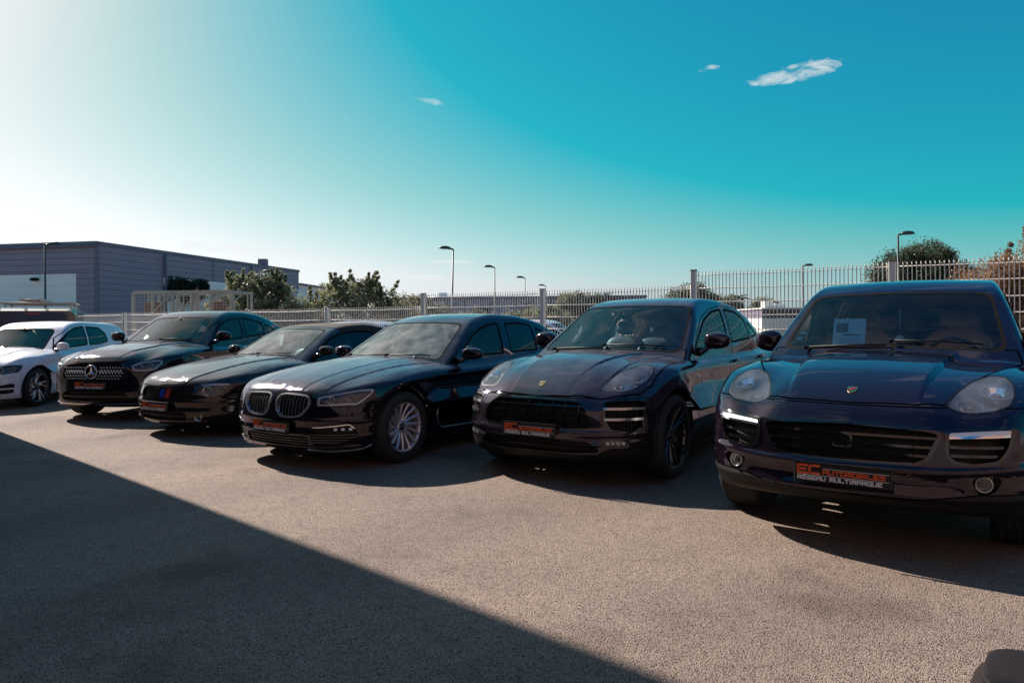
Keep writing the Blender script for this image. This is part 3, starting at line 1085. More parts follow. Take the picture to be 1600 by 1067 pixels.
M_BRIGHT = pmat('bright trim', (.72, .71, .75), .16, .8)
M_STUD = pmat('bright grille studs', (.85, .84, .86), .35, .3)
M_LAMPMID = pmat('satin lamp housing', (.80, .79, .84), .28, .6)
M_LAMPDARK = pmat('dark lamp bezel', (.05, .05, .07), .25, .2)
M_LED = pmat('light guide', (.82, .86, .92), .25, coat=.5)
M_LENS = glass_mat('clear lamp lens', (.93, .95, .97), .02, 1.45, film=.05, film_col=(.75, .78, .82))
M_FROST = glass_mat('dew covered lamp lens', (.94, .96, .98), .01, 1.45, film=.06, film_col=(.92, .90, .98))
M_GLASS = glass_mat('windscreen glass', (.90, .94, .94), .0, 1.75, film=.012, film_col=(.66, .60, .66))
M_GLASS_CLEAR = glass_mat('clear windscreen glass', (.94, .96, .96), .0, 1.45, film=.006, film_col=(.66, .60, .66))
M_GLASS_DEW = glass_mat('misted windscreen glass', (.80, .90, .88), .02, 1.8, film=.19, film_col=(.68, .66, .64))
M_SIDEGLASS = glass_mat('tinted side glass', (.42, .62, .68), .0, 1.6)
M_PRIVACY = glass_mat('privacy glass', (.10, .13, .15), .0, 1.6)
M_ORANGE = pmat('orange print', (.72, .10, .02), .5)
M_WHITEP = pmat('white print', (.72, .72, .74), .5)
M_PLATE = pmat('black number board', (.012, .010, .011), .35)
M_GOLD = pmat('gold emblem', (.75, .50, .22), .25, 1.0)
M_RED = pmat('dark red enamel', (.22, .02, .02), .3)
M_BLUE = pmat('blue enamel', (.02, .10, .35), .3)
M_BLUESTRIPE = pmat('blue stripe paint', (.015, .06, .45), .35)
M_REDSTRIPE = pmat('red stripe paint', (.40, .03, .02), .35)

# ------------------------------------------------------------------ lettering
GLYPH = {
    'E': [[(1, 1), (0, 1), (0, 0), (1, 0)], [(0, .5), (.85, .5)]],
    'C': [[(1, 1), (0, 1), (0, 0), (1, 0)]],
    'A': [[(0, 0), (0, 1), (1, 1), (1, 0)], [(0, .42), (1, .42)]],
    'U': [[(0, 1), (0, 0), (1, 0), (1, 1)]],
    'T': [[(0, 1), (1, 1)], [(.5, 1), (.5, 0)]],
    'O': [[(0, 0), (0, 1), (1, 1), (1, 0), (0, 0)]],
    'M': [[(0, 0), (0, 1), (1, 1), (1, 0)], [(.5, 1), (.5, .15)]],
    'B': [[(0, 0), (0, 1), (.9, 1), (.9, .5), (1, .5), (1, 0), (0, 0)], [(0, .5), (.9, .5)]],
    'I': [[(.5, 0), (.5, 1)]],
    'L': [[(0, 1), (0, 0), (1, 0)]],
    'S': [[(1, 1), (0, 1), (0, .5), (1, .5), (1, 0), (0, 0)]],
    'R': [[(0, 0), (0, 1), (1, 1), (1, .5), (0, .5)], [(.45, .5), (1, 0)]],
    'Q': [[(0, 0), (0, 1), (1, 1), (1, 0), (0, 0)], [(.6, .3), (1.1, -.12)]],
    'É': [[(1, 1), (0, 1), (0, 0), (1, 0)], [(0, .5), (.85, .5)], [(.35, 1.18), (.8, 1.38)]],
}


def word_mb(mb, text, x0, z0, w, h, step, stroke, d0=0.0, d1=0.0012):
    """Square techno letters in the local XZ plane (x to the reader's right), standing d0..d1 off it along -Y."""
    x = x0
    for ch in text:
        if ch == ' ':
            x += step * .7
            continue
        ww = w * (.12 if ch == 'I' else 1)
        for pl in GLYPH[ch]:
            for (a, b) in zip(pl[:-1], pl[1:]):
                ax, az = x + a[0] * ww, z0 + a[1] * h
                bx, bz = x + b[0] * ww, z0 + b[1] * h
                dx, dz = bx - ax, bz - az
                ln = math.hypot(dx, dz)
                dx, dz = dx / ln * stroke / 2, dz / ln * stroke / 2
                poly = [(ax - dx - dz, az - dz + dx), (ax - dx + dz, az - dz - dx), (bx + dx + dz, bz + dz - dx), (bx + dx - dz, bz + dz + dx)]
                mb.prism(poly, -d0, -d1, 'Y')
        x += (step * .42 if ch == 'I' else step)
    return x


def number_plate(parent, pos, pitch=0.0, yaw=0.0, roll=0.0):
    """Dealer show plate: black board with orange and white lettering."""
    p = MB().box((0, 0, 0), (.52, .012, .112), bev=.004).build('number_plate', M_PLATE, parent)
    p.location = pos
    p.rotation_euler = (pitch, roll, math.radians(90) + yaw)
    mb = MB()
    word_mb(mb, 'EC', -.238, -.004, .050, .044, .066, .0125, .006, .0075)
    word_mb(mb, 'AUTOMOBILES', -.098, -.003, .024, .021, .0315, .0062, .006, .0075)
    mb.build('orange_lettering', M_ORANGE, p)
    mb = MB()
    word_mb(mb, 'RÉSEAU MULTIMARQUE', -.238, -.040, .0185, .0185, .0265, .0052, .006, .0075)
    for z, xa in ((-.0135, -.24), (.027, -.10)):
        mb.box(((xa + .245) / 2, -.0068, z), (.245 - xa, .0015, .0022))
    mb.build('white_lettering', M_WHITEP, p)
    mb = MB().box((0, -.004, .0565), (.526, .018, .004)).box((0, -.004, -.0575), (.526, .018, .004))
    mb.build('plate_frame', M_BLACK, p)
    return p


# ------------------------------------------------------------------ wheels
def wheel(parent, x, side, S, style, steer=0.0):
    r, w, rr = S['wheel_r'], S['tyre_w'], S['rim_r']
    yo = S['track'] + w / 2 - .02
    wh = empty('wheel', (x, side * (yo - w / 2), r), 0, parent)
    wh.rotation_euler = (0, 0, steer + (0 if side > 0 else math.pi))
    t = MB()
    h = w / 2
    prof = [(rr - .004, -h + .02), (rr + .004, -h + .006), (rr + .03, -h), (r - .035, -h + .004), (r - .012, -h + .018), (r - .002, -h + .04)]
    for k in range(5):
        c = -h + .06 + (w - .12) * k / 4
        prof += [(r, c - .013), (r, c + .009), (r - .006, c + .010), (r - .006, c + .014)]
    prof += [(r - .002, h - .04), (r - .012, h - .018), (r - .035, h - .004), (r - .05, h - .001), (rr + .03, h), (rr + .004, h - .006), (rr - .004, h - .02)]
    t.lathe(prof, 56)
    t.build('tyre', M_TYRE, wh)
    face = h - .018
    rim = MB()
    rim.lathe([(rr - .022, -h + .03), (rr - .02, face - .05), (rr - .016, face - .012), (rr - .002, face + .006), (rr + .002, face + .002), (rr, face - .02)], 56)
    sp = MB()
    hubr = .062

    def spoke(a0, a1, w0, w1, dish, y0=0.0, th=.022):
        """One spoke from the hub at angle a0 to the rim at angle a1."""
        n = 5
        vs = []
        for i in range(n):
            q = i / (n - 1)
            rad = hubr * .8 + (rr - .012 - hubr * .8) * q
            an = a0 + (a1 - a0) * q
            ww = (w0 + (w1 - w0) * q) / 2
            yy = face - dish * (1 - q) ** 1.5 - dish * .25 * math.sin(q * math.pi) - y0
            c, s_ = math.cos(an), math.sin(an)
            for (e, dy) in ((-1, 0), (-.55, .006), (.55, .006), (1, 0), (1, -th), (-1, -th)):
                vs.append((c * rad - s_ * ww * e, yy + dy, s_ * rad + c * ww * e))
        fs = []
        for i in range(n - 1):
            for k in range(6):
                k2 = (k + 1) % 6
                fs.append((i * 6 + k, i * 6 + k2, (i + 1) * 6 + k2, (i + 1) * 6 + k))
        sp.add(vs, fs, False)
    tau = 2 * math.pi
    fm, rm = M_RIM_SILVER, M_RIM_SILVER
    if style == 'multi':                 # fifteen slim curved spokes
        for k in range(15):
            a = tau * k / 15
            spoke(a, a + .20, .033, .026, .045)
    elif style == 'twin':                # dark, ten spokes in pairs
        rm = fm = M_RIM_DARK
        for k in range(10):
            a = tau * k / 10
            for e in (-1, 1):
                spoke(a + e * .06, a + e * .13, .020, .014, .05)
    elif style == 'blade':               # machined five double blades
        rm, fm = M_RIM_DARK, M_RIM_FACE
        for k in range(5):
            a = tau * k / 5
            spoke(a, a + .30, .040, .016, .03)
            spoke(a + .16, a + .72, .030, .014, .03, .002)
    else:
        for k in range(10):
            a = tau * k / 10
            spoke(a, a, .034, .026, .04)
    o = rim.build('rim', rm, wh)
    sp.build('spokes', fm, o)
    d = MB()
    d.lathe([(.0, face - .055), (rr * .72, face - .055), (rr * .74, face - .06), (rr * .74, face - .08), (0, face - .08)], 40)
    d.build('brake_disc', M_DISC, wh)
    hb = MB()
    fy = face - .045 if style in ('multi', 'twin') else face - .03
    hb.lathe([(hubr, fy - .03), (hubr, fy + .004), (hubr * .9, fy + .012), (hubr * .55, fy + .014), (hubr * .5, fy + .006)], 30)
    hb.build('hub', fm if style != 'blade' else M_RIM_DARK, wh)
    cp = MB()
    cp.lathe([(hubr * .5, fy + .012), (hubr * .46, fy + .018), (0, fy + .019)], 24)
    cap = cp.build('centre_cap', M_GLOSSBLACK, wh)
    if S.get('roundel'):
        q = MB()
        for k in range(2):
            a = math.pi * k
            q.add([(0, fy + .0205, 0)] + [(math.cos(a + i * math.pi / 12) * .019, fy + .0205, math.sin(a + i * math.pi / 12) * .019) for i in range(7)], [tuple(range(8))])
        q.build('roundel', M_BLUE, cap)
    bl = MB()
    for k in range(5):
        a = tau * (k + .5) / 5
        bl.lathe([(.009, fy - .01), (.009, fy + .014), (0, fy + .016)], 6, M=Matrix.Translation((math.cos(a) * .04, 0, math.sin(a) * .04)))
    bl.build('wheel_bolts', M_BLACK, wh)
    return wh


# ------------------------------------------------------------------ small soft shapes
def superell(c, s, e=2.6, nu=28, nv=16):
    """Rounded box (superellipsoid) as verts, faces."""
    vs = []
    def sg(v, p):
        return math.copysign(abs(v) ** p, v)
    k = 2 / e
    for j in range(nv + 1):
        ph = -math.pi / 2 + math.pi * j / nv
        for i in range(nu):
            th = 2 * math.pi * i / nu
            vs.append((c[0] + s[0] / 2 * sg(math.cos(ph), k) * sg(math.cos(th), k),
                       c[1] + s[1] / 2 * sg(math.cos(ph), k) * sg(math.sin(th), k),
                       c[2] + s[2] / 2 * sg(math.sin(ph), k)))
    fs = []
    for j in range(nv):
        for i in range(nu):
            i2 = (i + 1) % nu
            fs.append((j * nu + i, j * nu + i2, (j + 1) * nu + i2, (j + 1) * nu + i))
    return vs, fs


def soft(mb, c, s, e=3.0, M=None):
    v, f = superell(c, s, e)
    return mb.add(v, f, True, M)


def door_mirror(parent, pos, side, paint, size=(.14, .25, .17), base=(0, 0, 0)):
    """Shell, glass and stalk of a door mirror; pos is the shell's centre."""
    v, f = superell((0, 0, 0), size, 2.5, 32, 20)
    v2 = []
    for p in v:
        x, y, z = p
        t = (y * side) / size[1] + .5                 # 0 at the car, 1 at the tip
        k = 1 - .28 * max(0, t - .3) ** 1.4
        zz = z * k + (.012 if z > 0 else 0)
        xx = x
        if x < 0:
            xx = max(x, -size[0] * .28)               # flat rear face for the glass
        else:
            xx = x * (1.0 - .35 * t * t)
        v2.append((xx + pos[0], y + pos[1], zz + pos[2]))
    o = MB().add(v2, f, True).build('door_mirror', paint, parent)
    b = Vector(base)
    p = Vector(pos)
    mid = Vector((p.x - .01, p.y - side * size[1] * .33, p.z - size[2] * .30))
    st = MB().tube([b, (b + mid) / 2 + Vector((0, 0, -.012)), mid, mid + Vector((0, side * .05, .03))], [.036, .028, .026, .02], 10)
    st.build('mirror_stalk', M_GLOSSBLACK, o)
    gl = MB()
    soft(gl, (pos[0] - size[0] * .29, pos[1], pos[2] + .005), (.012, size[1] * .82, size[2] * .72), 3.2)
    gl.build('mirror_glass', M_CHROME, o)
    return o


def seat(parent, x, y, z, mat, w=.52, h=.62, head=True):
    mb = MB()
    R = Matrix.Translation((x, y, z)) @ Matrix.Rotation(math.radians(-17), 4, 'Y')
    soft(mb, (0, 0, h / 2), (.13, w, h), 3.4, R)
    soft(mb, (.02, w * .42, h * .42), (.16, .10, h * .75), 2.6, R)
    soft(mb, (.02, -w * .42, h * .42), (.16, .10, h * .75), 2.6, R)
    soft(mb, (.27, 0, -.02), (.52, w, .16), 3.2, Matrix.Translation((x, y, z)))
    o = mb.build('seat', mat, parent)
    if head:
        hb = MB()
        soft(hb, (.0, 0, h + .10), (.10, .27, .17), 2.8, R)
        for s in (-.06, .06):
            hb.tube([R @ Vector((0, s, h - .04)), R @ Vector((0, s, h + .06))], .007, 6)
        hb.build('headrest', mat, o)
    return o


def steering_wheel(parent, pos, tilt=26):
    M = Matrix.Translation(pos) @ Matrix.Rotation(math.radians(90 - tilt), 4, 'Y')
    mb = MB()
    pts = [M @ Vector((math.cos(a) * .185, math.sin(a) * .185, 0)) for a in [2 * math.pi * i / 36 for i in range(37)]]
    mb.tube(pts, .016, 8, cap=False)
    for a in (math.pi / 2, -math.pi / 2, 0):
        mb.tube([M @ Vector((0, 0, .0)), M @ Vector((math.cos(a) * .18, math.sin(a) * .18, 0))], [.03, .016], 6)
    o = mb.build('steering_wheel', M_DARKSEAT, parent)
    hb = MB()
    soft(hb, (0, 0, .0), (.15, .19, .06), 3, M)
    hb.build('wheel_hub', M_DARKSEAT, o)
    return o


def plane_region(B, pts, depth=.22, smooth=2, absy=True):
    """Signed distance to an outline given as 3-D points on the skin (left side), seen along the mean skin normal."""
    P = np.asarray(pts, float)
    n = B.normals(P).mean(0)
    n /= np.linalg.norm(n)
    c = P.mean(0)
    u = np.cross([0, 0, 1.0], n)
    u /= np.linalg.norm(u)
    w = np.cross(n, u)
    poly = np.stack([(P - c) @ u, (P - c) @ w], 1)
    if smooth:
        poly = chaikin(rounded(poly, .03), 1) if smooth > 1 else rounded(poly, .018)

    def d(Q):
        q = Q.copy()
        if absy:
            q[:, 1] = np.abs(q[:, 1])
        q = q - c
        return np.maximum(poly_sd(poly, q @ u, q @ w), np.abs(q @ n) - depth)
    d.c, d.n, d.u, d.w = c, n, u, w
    return d


def front_region(poly, xmin=.4, smooth=2):
    p = rounded(poly, .035 if smooth > 1 else .012) if smooth else np.asarray(poly, float)

    def d(Q):
        return np.maximum(poly_sd(p, np.abs(Q[:, 1]), Q[:, 2]), xmin - Q[:, 0])
    return d


def side_region(poly, ymin=.45, smooth=2):
    p = rounded(poly, .035 if smooth > 1 else .012) if smooth else np.asarray(poly, float)

    def d(Q):
        return np.maximum(poly_sd(p, Q[:, 0], Q[:, 2]), ymin - np.abs(Q[:, 1]))
    return d


def top_region(poly, zmin=.6, smooth=2):
    p = rounded(poly, .035 if smooth > 1 else .012) if smooth else np.asarray(poly, float)

    def d(Q):
        return np.maximum(poly_sd(p, Q[:, 0], np.abs(Q[:, 1])), zmin - Q[:, 2])
    return d


def strips(dfun, axis, centres, half, inset=0.0):
    """Narrow bands across an outline (grille slats)."""
    def d(Q):
        c = np.abs(Q[:, 1]) if axis == 'y' else Q[:, 2]
        b = np.full(len(Q), 9.0)
        for k in centres:
            b = np.minimum(b, np.abs(c - k) - half)
        return np.maximum(b, dfun(Q) + inset)
    return d


def band(dfun, a, b):
    """Ring between two offsets of an outline."""
    return lambda Q: np.maximum(dfun(Q) - b, a - dfun(Q))


class Car:
    def __init__(self, name, key, loc, yaw, paint, h, label, cat):
        self.S = S = SPECS[key]
        S['field'] = car_field(S)
        self.B = Body(S, h)
        self.root = empty(name, (loc[0], loc[1], 0), math.radians(yaw - 90))
        tag(self.root, label, cat)
        self.paint = paint
        self.V, self.F = self.B.V, self.B.F
        # wheel openings
        ra = S['arch_r']
        wr, wb = S['wheel_r'], S['wb']
        self.arch = lambda Q: np.maximum(np.minimum(np.hypot(Q[:, 0], Q[:, 2] - wr), np.hypot(Q[:, 0] + wb, Q[:, 2] - wr)) - ra, .5 - np.abs(Q[:, 1]))
        self.drop(self.arch)
        # floor plate is never painted
        d = lambda Q: Q[:, 2] - S.get('sill_z', .21)
        self.part('underbody', d, M_BLACK)
        for x in (0, -wb):
            for s in (1, -1):
                liner = MB()
                yl = np.abs(self.B.project(np.array([[x + q * ra, .93, wr + (1 - q * q) ** .5 * ra] for q in (-.95, -.6, 0, .6, .95)]), 5)[:, 1]).min() - .012
                T = Matrix.Translation((x, 0, wr))
                liner.lathe([(.05, s * .5), (ra - .002, s * .5), (ra + .004, s * .60), (ra + .003, s * yl)], 24, M=T, a0=-.18, a1=math.pi + .45)
                liner.build('wheel_arch_liner', M_VOID, self.root)

        MB().box((.02, 0, .47), (1.05, .92, .42), bev=.05).build('engine_bay_light_block', M_VOID, self.root)  # hidden box added to stop sunlight leaking through under the bonnet
        MB().box((-wb / 2, 0, .32), (wb - 1.0, 1.3, .12), bev=.02).build('floor_light_block', M_VOID, self.root)  # hidden slab added to keep sun flecks off the ground below

    def emit(self, name, V, F, mat, parent=None, off=0.0, N=None):
        N = self.B.normals(V) if N is None else N
        return mesh_np(name, V + N * off if off else V, F, mat, parent or self.root, N)

    def drop(self, d, passes=1):
        i, o = self.B.cut(self.V, self.F, d, passes)
        if o is not None:
            self.V, self.F = o
        return i

    def part(self, name, d, mat, parent=None, off=0.0, gap=0.0, passes=1, sides=False):
        i, o = self.B.cut(self.V, self.F, d, passes, gap)
        if o is not None:
            self.V, self.F = o
        if i is None:
            return []
        return [self.emit(name, V, F, mat, parent, off) for (V, F) in self.lr(i, sides)]

    @staticmethod
    def lr(m, sides):
        V, F = m
        if not sides:
            return [m]
        cy = V[F].mean(1)[:, 1]
        out = []
        for s in (cy >= 0, cy < 0):
            if s.any():
                out.append(Body.compact(V, F[s]))
        return out

    def raised(self, name, d, mat, off, thick, parent=None, sides=False, passes=2, direction=None):
        """Trim standing proud of (or sunk below) the skin, with side walls."""
        p = self.B.patch(d, passes)
        if p is None:
            return []
        res = []
        for k, (V, F) in enumerate(self.lr(p, sides)):
            v, f, n = self.B.solid(V, F, off, thick, direction)
            par = parent[k] if isinstance(parent, list) else parent
            res.append(mesh_np(name, v, f, mat, par or self.root, n))
        return res

    def pocket(self, name, d, depth, mat, wall=None, sides=False, direction=None):
        """Cut the outline out of the body and sink a floor with side walls behind it."""
        i = self.drop(d, 2)
        if i is None:
            return []
        res = []
        for (V, F) in self.lr(i, sides):
            v, f, n = self.B.solid(V, F, -depth, -depth, direction)
            res.append(mesh_np(name, v, f, mat, self.root, n))
        return res

    def glazing(self, ws, sides, rear, mats, seal=.018):
        """Windscreen, side panes and rear window with their dark rubber edges."""
        bow = self.S['bow']

        def wsd(x_lo, x_hi, y_lo, y_hi, k=.10):
            def d(Q):
                xg = Q[:, 0] + bow * Q[:, 1] ** 2
                t = (xg - x_lo) / (x_hi - x_lo)
                lim = y_lo + (y_hi - y_lo) * t
                return smax(smax((x_lo - xg) * .85, (xg - x_hi) * .85, .01), np.abs(Q[:, 1]) - lim, k)
            return d
        self.ws_d = wsd(*ws)
        self.part('windscreen', self.ws_d, mats[0], off=-.004)
        self.raised('windscreen_seal', band(self.ws_d, -.022, .004), M_RUBBER, -.001, .02)
        for k, (poly, m) in enumerate(sides):
            d = side_region(poly, .42, 2)
            self.part('side_window', d, m, off=-.004, sides=True)
            self.raised('window_seal', band(d, -seal, .004), M_RUBBER, .001, .015, sides=True)
        if rear:
            self.rear_d = wsd(rear[0], rear[1], rear[2], rear[3], .08)
            self.part('rear_window', lambda Q: np.maximum(self.rear_d(Q), .9 - Q[:, 2]), mats[1], off=-.004)

    def liner(self):
        V, F = self.V, self.F
        keep = (V[F].mean(1)[:, 2] > .5)
        V, F = Body.compact(V, F[keep])
        n = self.B.normals(V)
        mesh_np('cabin_lining', V - n * .03, F[:, ::-1], M_TRIM, self.root, -n)

    def rest(self, name='body_shell'):
        return self.emit(name, self.V, self.F, self.paint)

    def wheels(self, style, steer=0.0):
        for x in (0, -self.S['wb']):
            for s in (1, -1):
                wheel(self.root, x, s, self.S, style, steer if x == 0 else 0.0)

    def cabin(self, z_dash, x_dash, seat_mat, x_seat=-1.55, y_seat=.37, z_seat=.62, h=.62, steer=True, dash_mat=None, rear=True, w=.70):
        mb = MB()
        soft(mb, (x_dash - .28, 0, z_dash - .17), (.62, w * 2, .30), 4)
        soft(mb, (x_dash - .40, y_seat, z_dash - .04), (.22, .36, .12), 3)
        d = mb.build('dashboard', dash_mat or M_TRIM, self.root)
        for s in (1, -1):
            seat(self.root, x_seat, s * y_seat, z_seat, seat_mat, h=h)
        if rear:
            for s in (1, -1):
                seat(self.root, x_seat - .95, s * y_seat * .95, z_seat + .02, seat_mat, w=.62, h=h * .9)
        fl = MB().box((x_seat - .5, 0, z_seat - .22), (3.0, w * 2.1, .06))
        fl.build('cabin_floor', M_TRIM, self.root)
        if steer:
            steering_wheel(self.root, (x_dash - .62, y_seat, z_dash - .06))

    def mirror_inside(self, x, z):
        mb = MB()
        soft(mb, (x, 0, z), (.035, .25, .075), 3)
        mb.tube([(x + .01, 0, z + .02), (x + .03, 0, z + .05)], .012, 6)
        mb.build('rear_view_mirror', M_BLACK, self.root)

    def wipers(self, pts_list):
        for pts in pts_list:
            P = self.B.project(np.asarray(pts, float), 4)
            n = self.B.normals(P)
            q = P + n * .014
            mb = MB().tube([tuple(p) for p in q], .007, 6)
            a = P[0] + n[0] * .02
            mb.tube([tuple(q[0]), tuple(a + np.array([.05, 0, -.012]))], [.012, .014], 8)
            mb.build('wiper', M_BLACK, self.root)

    def handle(self, pos, side, mat=None, ln=.2):
        P = self.B.project(np.array([[pos[0] - ln / 2, pos[1], pos[2]], [pos[0], pos[1], pos[2] + .003], [pos[0] + ln / 2, pos[1], pos[2]]]), 4)
        n = self.B.normals(P)
        q = P + n * np.array([[.012], [.034], [.012]])
        q = q * np.array([1, side, 1])
        return MB().tube([tuple(q[0]), tuple(q[0] * .7 + q[1] * .3 + np.array([0, side * .008, 0])), tuple(q[1]), tuple(q[2] * .7 + q[1] * .3 + np.array([0, side * .008, 0])), tuple(q[2])], [.012, .014, .013, .014, .012], 8).build('door_handle', mat or self.paint, self.root)

    def bowl(self, parent, c, r, fwd, mat=None, lens=True, depth=.05):
        """Round projector unit inside a lamp."""
        q = Vector(fwd).normalized().to_track_quat('X', 'Z').to_matrix().to_4x4()
        M = Matrix.Translation(c) @ q
        mb = MB()
        mb.lathe([(r * .30, -depth), (r * .55, -depth * .75), (r * .82, -depth * .35), (r, 0), (r * 1.06, .004), (r * 1.08, -.004)], 28, 'X', M)
        o = mb.build('lamp_bowl', mat or M_LAMP, parent)
        if lens:
            lb = MB()
            lb.lathe([(r * .42, -depth * .8), (r * .42, -depth * .5), (r * .36, -depth * .3), (r * .2, -depth * .16), (0.0001, -depth * .1)], 24, 'X', M)
            lb.build('projector_lens', M_GLOSSBLACK if mat is None else M_LENS, parent)
        if mat is not None:
            rb = MB()
            rb.tube([M @ Vector((.006, math.cos(a) * r * 1.05, math.sin(a) * r * 1.05)) for a in np.linspace(0, 2 * math.pi, 33)], r * .075, 6, cap=False)
            rb.build('light_ring', M_LED, parent)
            cb = MB()
            cb.lathe([(r * .34, -depth * .9), (r * .34, -depth * .45), (r * .30, -depth * .40)], 24, 'X', M)
            cb.build('projector_collar', M_LAMPDARK, parent)
        return o

# ------------------------------------------------------------------ the parked cars
SPECS['suv'].update(arch_r=.455, rim_r=.272, sill_z=.245)
SPECS['compact'].update(arch_r=.425, rim_r=.275, sill_z=.225)
SPECS['saloon'].update(arch_r=.395, rim_r=.240, sill_z=.185, roundel=True)
SPECS['coupe'].update(arch_r=.385, rim_r=.245, sill_z=.17, roundel=True)
SPECS['crossover'].update(arch_r=.415, rim_r=.255, sill_z=.225)
SPECS['hatch'].update(arch_r=.375, rim_r=.245, sill_z=.175)

H_NEAR, H_MID, H_FAR = .018, .020, .026
PT = (.84, .70, .95)
P_PLUM = paint_mat('deep plum pearl paint', (.016, .0095, .019), .55, .04, coat=.55, tint=PT)
P_PLUM2 = paint_mat('dusty plum pearl paint', (.036, .027, .037), .5, .07, dew=.13, coat=.55, tint=PT)
P_NIGHT = paint_mat('night black pearl paint', (.010, .0068, .012), .55, .04, dew=.22, coat=.6, tint=PT)
P_BROWNB = paint_mat('brown black pearl paint', (.018, .012, .0125), .55, .04, dew=.28, coat=.6, tint=(.95, .84, .84))
P_BLACK = paint_mat('black pearl paint', (.008, .006, .009), .55, .04, dew=.10, coat=.6, tint=(.9, .78, .92))
P_WHITE = paint_mat('white paint', (.74, .69, .78), 0, .35)


def shield(parent, c, n, size=.045):
    """Small gold crest on the bonnet."""
    q = Vector(n).to_track_quat('Z', 'X').to_matrix().to_4x4()
    M = Matrix.Translation(c) @ q
    s = size
    out = [(-.62, .8), (0, .72), (.62, .8), (.74, .35), (.62, -.35), (.35, -.75), (0, -1), (-.35, -.75), (-.62, -.35), (-.74, .35)]
    # local frame: the crest's top points back along the bonnet
    mb = MB().prism([(y * s, x * s) for (x, y) in out], -.004, .004, 'Z', M)
    o = mb.build('crest_badge', M_GOLD, parent)
    mb = MB()
    for (x0, x1, y0, y1) in ((-.52, -.10, .12, .42), (.12, .55, -.40, -.08)):
        for k in range(2):
            a = y0 + (y1 - y0) * k * .55
            mb.prism([(a * s, x0 * s), (a * s, x1 * s), ((a + .14) * s, x1 * s), ((a + .14) * s, x0 * s)], .004, .0055, 'Z', M)
    mb.prism([(-.18 * s, -.2 * s), (-.18 * s, .2 * s), (.28 * s, .16 * s), (.34 * s, 0), (.28 * s, -.16 * s)], .004, .006, 'Z', M)
    mb.build('crest_marks', M_RED, o)
    return o


def roundel(parent, c, n, r=.041):
    q = Vector(n).to_track_quat('Z', 'X').to_matrix().to_4x4()
    M = Matrix.Translation(c) @ q
    o = MB().lathe([(r, -.004), (r, .003), (r * .93, .005), (0, .0055)], 30, 'Z', M).build('roundel_badge', M_CHROME, parent)
    MB().lathe([(r * .88, .0056), (r * .66, .0066), (0, .0068)], 30, 'Z', M).build('badge_ring', M_GLOSSBLACK, o)
    for m_, a0 in ((M_BLUE, 0), (M_WHITEP, math.pi / 2)):
        b = MB()
        for k in range(2):
            a = a0 + math.pi * k
            b.add([(0, 0, .008)] + [(math.cos(a + i * math.pi / 12) * r * .6, math.sin(a + i * math.pi / 12) * r * .6, .008) for i in range(7)], [tuple(range(8))], False, M)
        b.build('badge_quarter', m_, o)
    return o


def sensors(c, pts):
    for (x, y, z) in pts:
        for s in (1, -1):
            P = c.B.project(np.array([[x, y, z]]), 4)[0]
            n = c.B.normals(P[None])[0]
            M = Matrix.Translation((P[0], P[1] * s, P[2])) @ Vector((n[0], n[1] * s, n[2])).to_track_quat('X', 'Z').to_matrix().to_4x4()
            MB().lathe([(.0125, -.004), (.0125, .0012), (.0105, .002), (.0001, .002)], 16, 'X', M).build('parking_sensor', M_GLOSSBLACK, c.root)


